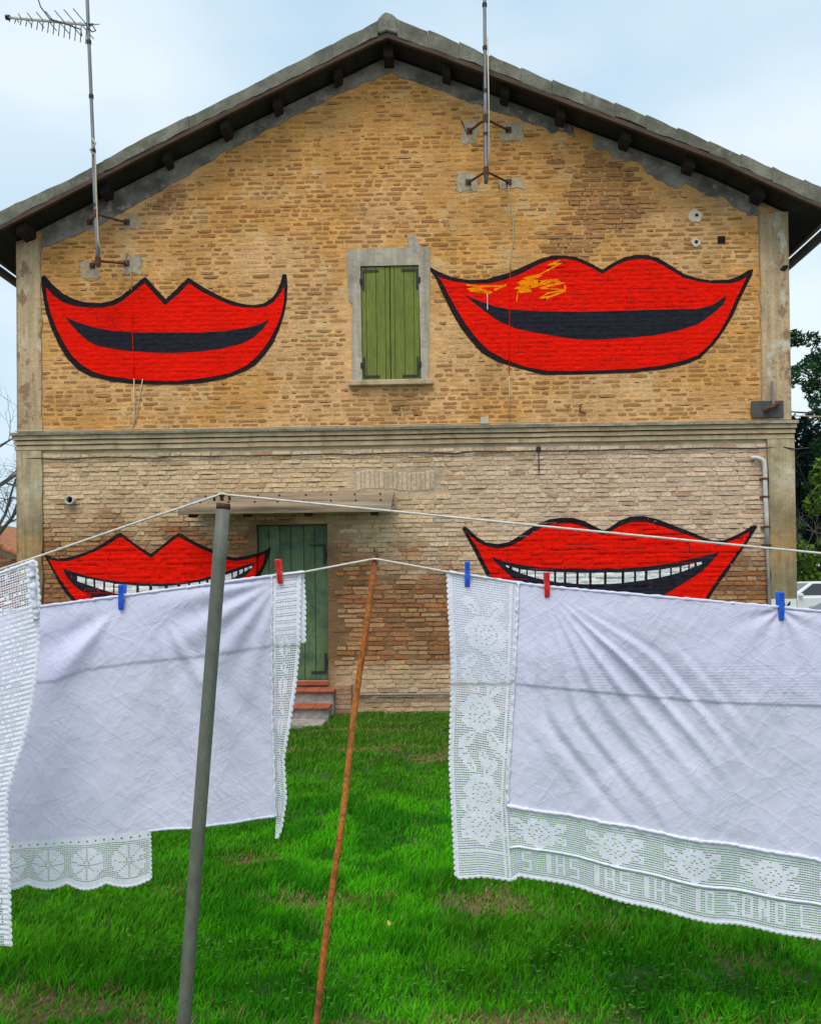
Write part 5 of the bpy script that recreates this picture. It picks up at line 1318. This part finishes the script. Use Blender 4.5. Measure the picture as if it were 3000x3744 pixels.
peg(-1.089, 1.519, 1.610, -7.358, M['blue'], radians(2), 'blue peg on the left sheet below the toothy pointed lips', 'blue')
peg(-.530, 1.605, 1.692, -7.358, M['red'], radians(-6), 'tilted red peg on the left sheet in front of the green door', 'red')
peg(.116, 1.587, 1.676, -7.358, M['blue'], radians(1), 'blue peg on the crochet border nearest the rusted pole', 'blue')
peg(.389, 1.548, 1.636, -7.358, M['red'], radians(0), 'red peg on the right tablecloth where its folds gather', 'red')
peg(1.182, 1.460, 1.560, -7.358, M['blue'], radians(0), 'blue peg on the right tablecloth in front of the white painted square', 'blue')
peg(-1.386, 1.600, 1.690, -7.622, M['blue'], radians(-18), 'blue peg at the left edge on the crochet bedspread', 'blue')
# ------------------------------------------------------------------ ground and lawn
def ground_z(x, y):
    x = np.asarray(x, float); y = np.asarray(y, float)
    return (fbm(x, y, 1.3, 3) - .5) * .11 * smooth(-.2, -1.2, y)
mb = MB(); mb.add([(-700, -400, -.06), (700, -400, -.06), (700, 900, -.06), (-700, 900, -.06)], [(0, 1, 2, 3)])
g = mb.build('ground', M['gravel'], None); g['kind'] = 'structure'
DRY = [(-.58, -6.02, .34, .18), (.34, -6.03, .30, .18), (-.4, -2.28, 1.5, .16), (.1, -2.6, .8, .12), (-1.5, -7.06, .55, .13), (-1.0, -7.2, .3, .10), (-.05, -7.25, .55, .10), (.35, -7.2, .32, .08), (1.2, -7.3, .4, .1), (-1.05, -5.35, .3, .10), (-.9, -1.3, .8, .12)]
def dryness(x, y):
    d = 0 * np.asarray(x, float); n = fbm(x, y, 5, 4)
    for (a, b, rx_, ry_) in DRY:
        d = np.maximum(d, smooth(1.25, .45, np.hypot((x - a) / rx_, (y - b) / ry_) + (n - .5) * 1.6))
    return np.clip(d + .5 * smooth(.66, .8, fbm(x + 9, y, 2.2, 4)), 0, 1)
gx_ = np.linspace(-11, 11, 150); gy_ = np.linspace(-11.5, 3, 140)
X, Y = np.meshgrid(gx_, gy_, indexing='ij')
Zg = ground_z(X, Y) - .012
ii = np.arange(X.size).reshape(X.shape)
Vg = np.stack([X, Y, Zg], -1).reshape(-1, 3)
Qg = np.stack([ii[:-1, :-1], ii[1:, :-1], ii[1:, 1:], ii[:-1, 1:]], -1).reshape(-1, 4)
dg = dryness(Vg[:, 0], Vg[:, 1])
lawn = mesh_np('lawn', Vg, Qg, M['soil'], None, lerp((.028, .075, .012), (.17, .115, .055), dg), sm=True)
lawn['kind'] = 'structure'

def grass():
    bands = [(-7.75, -6.2, 2.4, 3.0, 9000), (-6.2, -4.6, 3.3, 4.2, 6800), (-4.6, -2.6, 4.2, 5.4, 3900), (-2.6, -.02, 5.6, 6.6, 3000), (-9.6, -7.75, 4.0, 4.5, 1800), (-7.75, -4.6, 6.5, 8.5, 700), (-4.6, -.02, 8.5, 9.5, 600)]
    bx, by = [], []
    for y0, y1, xl, xr, d in bands:
        n = int((y1 - y0) * (xl + xr) * d)
        bx.append(rng.uniform(-xl, xr, n)); by.append(rng.uniform(y0, y1, n))
    x = np.concatenate(bx); y = np.concatenate(by)
    # clumping: thin out where the clump noise is low; keep off the slab and steps
    cl = fbm(x, y, 9, 3); keep = rng.random(len(x)) < .35 + 1.3 * smooth(.3, .62, cl)
    keep &= ~((x < -1.25) & (x > -2.45) & (y > -.97)); keep &= ~((x < -1.0) & (x > -1.26) & (y > -.22))
    x, y, cl = x[keep], y[keep], cl[keep]
    n = len(x); dist = np.hypot(x, y + 10.2)
    d = dryness(x, y); tuft = fbm(x + 3, y, 2.6, 4)
    h = (.024 + .040 * smooth(.36, .66, tuft) + .022 * cl) * rng.uniform(.65, 1.25, n) * (1 - .45 * d)
    h *= np.interp(y, [-7.7, -4, -1, 0], [1.0, .92, .8, .75])
    w = (.0016 + .00042 * dist) * rng.uniform(.7, 1.3, n)
    ang = rng.uniform(0, 2 * pi, n); tilt = rng.uniform(.1, .75, n) + .3 * d; wind = .22
    lx, ly = np.cos(ang) * tilt * h + wind * h, np.sin(ang) * tilt * h
    fa = rng.uniform(-.9, .9, n); px_, py_ = np.cos(fa), np.sin(fa)
    z0 = ground_z(x, y) - .012
    def P(f, wf, hf, s): return np.stack([x + lx * f + px_ * w * wf * s, y + ly * f + py_ * w * wf * s, z0 + h * hf], -1)
    V = np.stack([P(0, 1, 0, -1), P(0, 1, 0, 1), P(.35, .85, .55, 1), P(.35, .85, .55, -1), P(1, 0, .95, 0)], 1).reshape(-1, 3)
    b = np.arange(n) * 5
    Q = np.stack([b, b + 1, b + 2, b + 3], -1); T = np.stack([b + 3, b + 2, b + 4], -1)
    m1 = fbm(x, y, .8, 3); m2 = fbm(x + 40, y + 3, 3.5, 3)
    c = lerp((.034, .23, .005), (.085, .42, .006), smooth(.38, .62, m2))
    c = lerp(c, (.08, .25, .008), smooth(.5, .7, m1) * .5)
    c = lerp(c, (.085, .17, .018), smooth(-4.2, -1.2, y) * .75)
    c = c * rng.uniform(.80, 1.35, (n, 1))
    yel = rng.random(n) < .010 + .42 * d
    c[yel] = (np.array([(.33, .23, .085), (.25, .20, .06), (.40, .31, .13)])[rng.integers(0, 3, yel.sum())]) * rng.uniform(.6, 1.15, (yel.sum(), 1))
    o = mesh_np('grass', V, Q, M['grass'], None, np.repeat(c, 5, 0), T=T)
    o['kind'] = 'stuff'
    return n
NB = grass()
def clover():
    n = 2400; r = np.random.default_rng(44)
    cxy = np.array([(.95, -7.05), (1.25, -7.15), (.55, -7.1), (-.3, -6.95), (-.75, -6.6), (.2, -5.2), (1.0, -6.0), (-1.2, -6.6), (-.2, -3.6), (.5, -6.75)])
    k = r.integers(0, len(cxy), n); x = cxy[k, 0] + r.normal(size=n) * .22; y = cxy[k, 1] + r.normal(size=n) * .10
    z = ground_z(x, y) + r.uniform(.012, .048, n); s = r.uniform(.005, .011, n); a = r.uniform(0, 2 * pi, n)
    tx, ty = r.uniform(-.5, .5, n), r.uniform(-.7, .1, n)
    V = []
    for q in range(6):
        b = a + q * pi / 3; dx, dy = np.cos(b) * s, np.sin(b) * s * .9
        V.append(np.stack([x + dx, y + dy, z + dx * tx + dy * ty], -1))
    V = np.stack(V, 1).reshape(-1, 3); b = np.arange(n) * 6
    Q = np.concatenate([np.stack([b, b + 1, b + 2, b + 3], -1), np.stack([b, b + 3, b + 4, b + 5], -1)])
    c = np.array([(.06, .26, .02), (.09, .30, .03), (.12, .30, .035), (.04, .20, .015)])[r.integers(0, 4, n)] * r.uniform(.7, 1.2, (n, 1))
    o = mesh_np('clover', V, Q, M['grass'], None, np.repeat(c, 6, 0)); o['kind'] = 'stuff'
clover()
def fallen_leaf(x, y, s, rot, label):
    mb = MB(); pts = [(0, -1), (.35, -.6), (.5, 0), (.35, .55), (0, 1), (-.35, .55), (-.5, 0), (-.35, -.6)]
    z0 = float(ground_z(x, y)) + .050
    v = [(x + s * (a * cos(rot) - b * sin(rot)), y + s * .4 * (a * sin(rot) + b * cos(rot)), z0 + s * .9 * (b * .5 + .5) - .12 * s * abs(a)) for a, b in pts]
    v2 = [(p[0], p[1] + .002, p[2]) for p in v]
    mb.add(v + v2, [tuple(range(8)), tuple(range(15, 7, -1))] + [(i, i + 8, (i + 1) % 8 + 8, (i + 1) % 8) for i in range(8)])
    set_props(mb.build('fallen_leaf', M['dry_leaf'], None), label, 'leaf')
fallen_leaf(-.222, -6.42, .020, .2, 'pale yellow fallen leaf standing in the grass below the rusted pole')

# ------------------------------------------------------------------ trees and shrubs
def leaf_mass(name, parent, centres, radii, per, size, cols, squash=1.0, seed=1):
    r = np.random.default_rng(seed)
    P = []; C = []
    for (c, rad) in zip(centres, radii):
        n = int(per * rad * rad * 4)
        d = r.normal(size=(n, 3)); d /= np.linalg.norm(d, axis=1)[:, None]
        q = np.array(c) + d * (rad * r.uniform(.45, 1.0, (n, 1)) ** .6) * np.array([1, 1, squash])
        P.append(q)
        cc = np.array(cols)[r.integers(0, len(cols), n)] * r.uniform(.6, 1.3, (n, 1)) * r.uniform(.75, 1.2); C.append(cc)
    P = np.concatenate(P); C = np.concatenate(C); n = len(P)
    a = r.normal(size=(n, 3)); a /= np.linalg.norm(a, axis=1)[:, None]
    b = np.cross(a, r.normal(size=(n, 3))); b /= np.linalg.norm(b, axis=1)[:, None]
    s = size * r.uniform(.6, 1.4, (n, 1))
    V = np.stack([P - a * s, P - b * s * .38, P + a * s, P + b * s * .38], 1).reshape(-1, 3)
    Q = np.arange(n * 4).reshape(-1, 4)
    return mesh_np(name, V, Q, M['leaf'], parent, np.repeat(C, 4, 0))
def branch_mb(mb, p, d, L, r, depth, rr, spread=.6, drop=.7, n=6):
    pts = [Vector(p)]; dd = Vector(d).normalized()
    for k in range(4):
        dd = (dd + Vector((rr.uniform(-.22, .22), rr.uniform(-.22, .22), rr.uniform(-.10, .20)))).normalized()
        pts.append(pts[-1] + dd * L / 4)
    mb.tube(pts, [r, r * .88, r * .76, r * .66, r * .55], n if depth > 2 else 4, cap=False)
    if depth == 0: return
    for k in range(rr.choice([2, 3, 3])):
        i = rr.choice([2, 3, 4]); ax = dd.orthogonal(); ax.rotate(Matrix.Rotation(rr.uniform(0, 2 * pi), 3, dd))
        nd = (dd * (1 - spread * .5) + ax * spread).normalized()
        branch_mb(mb, pts[i], nd, L * drop * rr.uniform(.8, 1.1), r * .55, depth - 1, rr, spread, drop, n)
def tree_pine(x, y, h, R, z0, label, cols, seed, per=75, size=.20):
    t = thing('pine_tree', label, 'tree', (x, y, -.06), 'trees beside the car park')
    rr = random.Random(seed); mb = MB()
    mb.tube([(x, y, -.2), (x + .1, y, h * .35), (x - .1, y + .1, h * .62), (x, y, h * .85)], [.28, .22, .16, .07], 9)
    C, Rd = [], []
    for k in range(110):
        a = rr.uniform(0, 2 * pi); f = rr.random() ** .5; zz = z0 + (h - z0) * rr.random()
        w = R * f * (1 - .55 * ((zz - z0) / (h - z0)) ** 2)
        c = (x + w * cos(a), y + w * sin(a), zz); C.append(c); Rd.append(rr.uniform(.45, .95))
        if k % 3 == 0: mb.tube([(x, y, max(zz - .9, .6)), (x + w * .5 * cos(a), y + w * .5 * sin(a), zz - .45), c], [.08, .05, .02], 5)
    mb.build('trunk', M['bark'], t, sm=True)
    leaf_mass('crown', t, C, Rd, per, size, cols, .75, seed)
    return t
tree_pine(22.2, 33.4, 15.4, 6.0, 4.2, 'dark green pine tree with a bushy crown right of the house', [(.010, .050, .014), (.02, .075, .02), (.035, .10, .03), (.008, .035, .012)], 3, 120, .14)
tree_pine(33.0, 46.0, 17.5, 6.0, 3.0, 'far dark pine rising behind the car park, beyond the bushy pine', [(.012, .05, .018), (.02, .065, .022)], 4, 60, .18)
def shrub(name, x, y, h, R, label, cols, seed, per, size, cat='shrub'):
    t = thing(name, label, cat, (x, y, -.06))
    rr = random.Random(seed); mb = MB()
    mb.tube([(x, y, -.2), (x, y + .05, h * .4), (x, y, h * .8)], [.12, .08, .03], 7); mb.build('trunk', M['bark'], t, sm=True)
    C, Rd = [], []
    for k in range(int(34 * R)):
        f = rr.random(); zz = .5 + (h - .8) * f; w = R * (1 - .75 * f ** 1.5) * rr.random() ** .4; a = rr.uniform(0, 2 * pi)
        C.append((x + w * cos(a), y + w * sin(a), zz)); Rd.append(rr.uniform(.25, .5) * (R / 1.3) ** .5)
    leaf_mass('crown', t, C, Rd, per, size, cols, 1.1, seed)
    return t
shrub('conifer_shrub', 17.5, 25.8, 7.7, 2.0, 'yellow green conical conifer behind the white cars', [(.10, .19, .015), (.14, .23, .02), (.06, .13, .012), (.03, .07, .01)], 8, 95, .15)
shrub('cypress_tree', 18.6, 33.0, 10.6, 2.0, 'dark slender cypress in the shade between the house and the yellow green conifer', [(.006, .016, .014), (.010, .022, .018)], 9, 75, .2, 'tree')
shrub('cypress_tree', 22.0, 37.0, 9.8, 2.6, 'dark broad cypress standing behind the yellow green conifer', [(.006, .016, .014), (.012, .026, .02)], 10, 60, .22, 'tree')
def bare_tree(x, y, h, label, seed, depth=5, r=.11, L=None):
    t = thing('bare_tree', label, 'tree', (x, y, -.06)); rr = random.Random(seed)
    mb = MB(); mb.tube([(x, y, -.2), (x + .05, y, h * .18), (x, y, h * .32)], [r * 1.3, r * 1.05, r], 8); mb.build('trunk', M['twig'], t, sm=True)
    for k in range(5):
        mb = MB(); a = k * 2 * pi / 5 + rr.uniform(-.3, .3)
        branch_mb(mb, (x, y, h * (.26 + .015 * k)), (cos(a) * .8, sin(a) * .8, .75), h * .24, r * .55, depth - 1, rr)
        mb.build('limb', M['twig'], t)
    return t
bare_tree(-11.6, 10.2, 8.6, 'leafless tree with fine twigs left of the house', 21, 6)
bare_tree(18.0, 29.6, 8.0, 'leafless tree with grey twigs right of the house, beside the dark cypress', 24, 4, .08)

# ------------------------------------------------------------------ shed on the left
t = thing('brick_shed', 'low orange brick outbuilding with a tiled roof behind the left edge of the house', 'shed', (-16, 18, -.06))
zr = lambda x: 2.93 - .47 * (x + 13.9) if x > -16 else 2.93 + .47 * 2.1 - .47 * (-16 - x)
mb = MB(); mb.prism_xz([(-19.2, -.1), (-12.9, -.1), (-12.9, zr(-12.9) - .08), (-16, zr(-16) - .08), (-19.2, zr(-19.2) - .08)], 15.84, 21)
wl = mb.build('wall', M['shed_wall'], t)
sb = MB()
for k in range(48):
    z0 = k * .075; xx = -19.2 + (.13 if k % 2 else 0)
    while xx < -12.95:
        x1 = min(xx + .25, -12.92)
        if z0 + .07 < min(zr(xx), zr(x1)) - .1:
            sb.col = tuple(np.array(rnd.choice([(.38, .14, .05), (.30, .11, .05), (.44, .21, .09), (.20, .09, .05)])) * rnd.uniform(.8, 1.1))
            n0 = len(sb.v); brick_geo(sb, xx, x1, z0, z0 + .062, .012)
            sb.v[n0:] = [(p[0], p[1] + 15.835, p[2]) for p in sb.v[n0:]]
        xx += .262
sb.build('brickwork', M['brick'], wl, kind='stuff')
mb = MB()
for a, b in ((-19.5, -16), (-16, -12.6)):
    mb.add([(a, 15.6, zr(a) - .02), (b, 15.6, zr(b) - .02), (b, 21.2, zr(b) - .02), (a, 21.2, zr(a) - .02), (a, 15.6, zr(a) + .03), (b, 15.6, zr(b) + .03), (b, 21.2, zr(b) + .03), (a, 21.2, zr(a) + .03)],
           [(0,3,2,1),(4,5,6,7),(0,1,5,4),(2,3,7,6),(1,2,6,5),(3,0,4,7)])
sr = mb.build('roof', M['roof_tile'], t)
for k in range(22):
    a = -19.4 + k * .31; b = a + .36
    if a < -16 < b: continue
    m2 = MB(); m2.tube([(a, 15.66, zr(a) + .05), (b, 15.66, zr(b) + .065)], [.075, .09], 8); m2.build('verge_tile', M['roof_tile'], sr, sm=False)

# ------------------------------------------------------------------ parked cars
def car(x, y, paint, label, suv=0.0, L=4.3):
    """nose towards -x, wheels on the yard"""
    t = thing('parked_car', label, 'car', (x + L / 2, y, -.06), 'cars parked beyond the right corner of the house')
    g0 = -.06; W2 = .88; k = L / 4.3
    X_ = lambda v: x + v * k
    hh = suv
    mb = MB()
    prof = [(0.05, .30), (.0, .48), (.06, .70 + hh*.5), (.9, .88 + hh*.6), (1.25, .95 + hh*.6), (4.0, 1.0 + hh*.6), (4.22, .92 + hh*.5), (4.3, .55), (4.25, .30)]
    mb.prism_xz([(X_(a), g0 + b) for a, b in prof], y - W2, y + W2)
    body = mb.build('body', M[paint], t, bevel=.06)
    zb, zt = g0 + .93 + hh*.6, g0 + 1.47 + hh
    cb = [(X_(1.15), zb), (X_(4.05), zb), (X_(3.55), zt), (X_(2.05), zt)]
    mb = MB(); wb, wtp = .80, .60
    mb.add([(cb[0][0], y - wb, zb), (cb[1][0], y - wb, zb), (cb[2][0], y - wtp, zt), (cb[3][0], y - wtp, zt), (cb[0][0], y + wb, zb), (cb[1][0], y + wb, zb), (cb[2][0], y + wtp, zt), (cb[3][0], y + wtp, zt)],
           [(0,1,2,3),(7,6,5,4),(0,4,5,1),(1,5,6,2),(2,6,7,3),(3,7,4,0)])
    mb.build('cabin', M[paint], t, bevel=.05)
    def side_pt(u, v, s):
        xa = cb[0][0] + (cb[3][0] - cb[0][0]) * v; xb_ = cb[1][0] + (cb[2][0] - cb[1][0]) * v
        return (xa + (xb_ - xa) * u, y + s * (wb + (wtp - wb) * v + .006), zb + (zt - zb) * v)
    for s in (-1, 1):
        for u0, u1 in ((.07, .40), (.42, .70), (.72, .93)):
            m2 = MB(); q = [side_pt(u0, .12, s), side_pt(u1, .12, s), side_pt(u1, .86, s), side_pt(u0 + (.02 if u0 < .1 else 0), .86, s)]
            q2 = [(p[0], p[1] - s * .02, p[2]) for p in q]
            m2.add(q + q2, [(0,1,2,3),(7,6,5,4),(0,4,5,1),(1,5,6,2),(2,6,7,3),(3,7,4,0)]); m2.build('side_window', M['glass'], t)
        m2 = MB(); m2.box(X_(1.42), X_(1.58), min(y + s * .84, y + s * 1.0), max(y + s * .84, y + s * 1.0), zb + .02, zb + .15); m2.build('mirror', M[paint], t, bevel=.03)
        for u in (.405, .70):
            m2 = MB(); p = side_pt(u, 0, s); m2.box(p[0] + .06, p[0] + .22, min(y + s*.87, y + s*.905), max(y + s*.87, y + s*.905), zb - .14, zb - .11); m2.build('door_handle', M['chrome'], t)
    for (i, j, nx) in ((0, 3, -1), (1, 2, 1)):
        m2 = MB(); pts = []
        for v, w_ in ((.10, wb), (.90, wtp)):
            xx = cb[i][0] + (cb[j][0] - cb[i][0]) * v + nx * .008; zz = zb + (zt - zb) * v
            ww = (wb + (wtp - wb) * v) * .88
            pts.append([(xx, y - ww, zz), (xx, y + ww, zz)])
        q = [pts[0][0], pts[0][1], pts[1][1], pts[1][0]]; q2 = [(p[0] - nx * .02, p[1], p[2]) for p in q]
        m2.add(q + q2, [(0,1,2,3),(7,6,5,4),(0,4,5,1),(1,5,6,2),(2,6,7,3),(3,7,4,0)]); m2.build('windscreen' if nx < 0 else 'rear_window', M['glass'], t)
    for wx in (.85, 3.45):
        for s in (-1, 1):
            m2 = MB(); y0, y1 = sorted((y + s * .68, y + s * .90)); m2.tube([(X_(wx), y0, g0 + .32), (X_(wx), y1, g0 + .32)], .32, 20)
            wh = m2.build('wheel', M['rubber'], t, bevel=.03)
            m2 = MB(); y0, y1 = sorted((y + s * .88, y + s * .912)); m2.tube([(X_(wx), y0, g0 + .32), (X_(wx), y1, g0 + .32)], .21, 16); m2.build('rim', M['chrome'], wh)
    for s in (-1, 1):
        m2 = MB(); m2.box(X_(.02), X_(.30), min(y + s*.52, y + s*.85), max(y + s*.52, y + s*.85), g0 + .62 + hh*.4, g0 + .74 + hh*.45); m2.build('headlight', M['lamp'], t, bevel=.02)
        m2 = MB(); m2.box(X_(4.12), X_(4.29), min(y + s*.60, y + s*.86), max(y + s*.60, y + s*.86), g0 + .72 + hh*.4, g0 + .90 + hh*.45); m2.build('tail_light', M['lamp_red'], t, bevel=.02)
    return t
car(12.2, 21.8, 'car_white', 'white car with its dark side windows showing right of the house corner', .12)
car(14.7, 29.0, 'car_white', 'white car farther back, only its roof showing past the house corner', .10)
car(6.85, 7.2, 'car_grey', 'nearest parked silver car, its sloping windscreen behind the last blue peg', .0)
wire('overhead_wire', [(4.46, .2, 3.66), (8, .6, 3.58), (14, 1.2, 3.62), (20, 2, 3.75)], .007, M['cable'], 'pale overhead wire running right from the house corner at cornice height', 'wire')
wire('overhead_wire', [(4.46, .1, 3.20), (6.5, 4, 2.95), (9.5, 9.5, 2.85), (16, 14, 3.2)], .008, M['cable_dark'], 'dark overhead wire running right from the house corner below the cornice', 'wire')
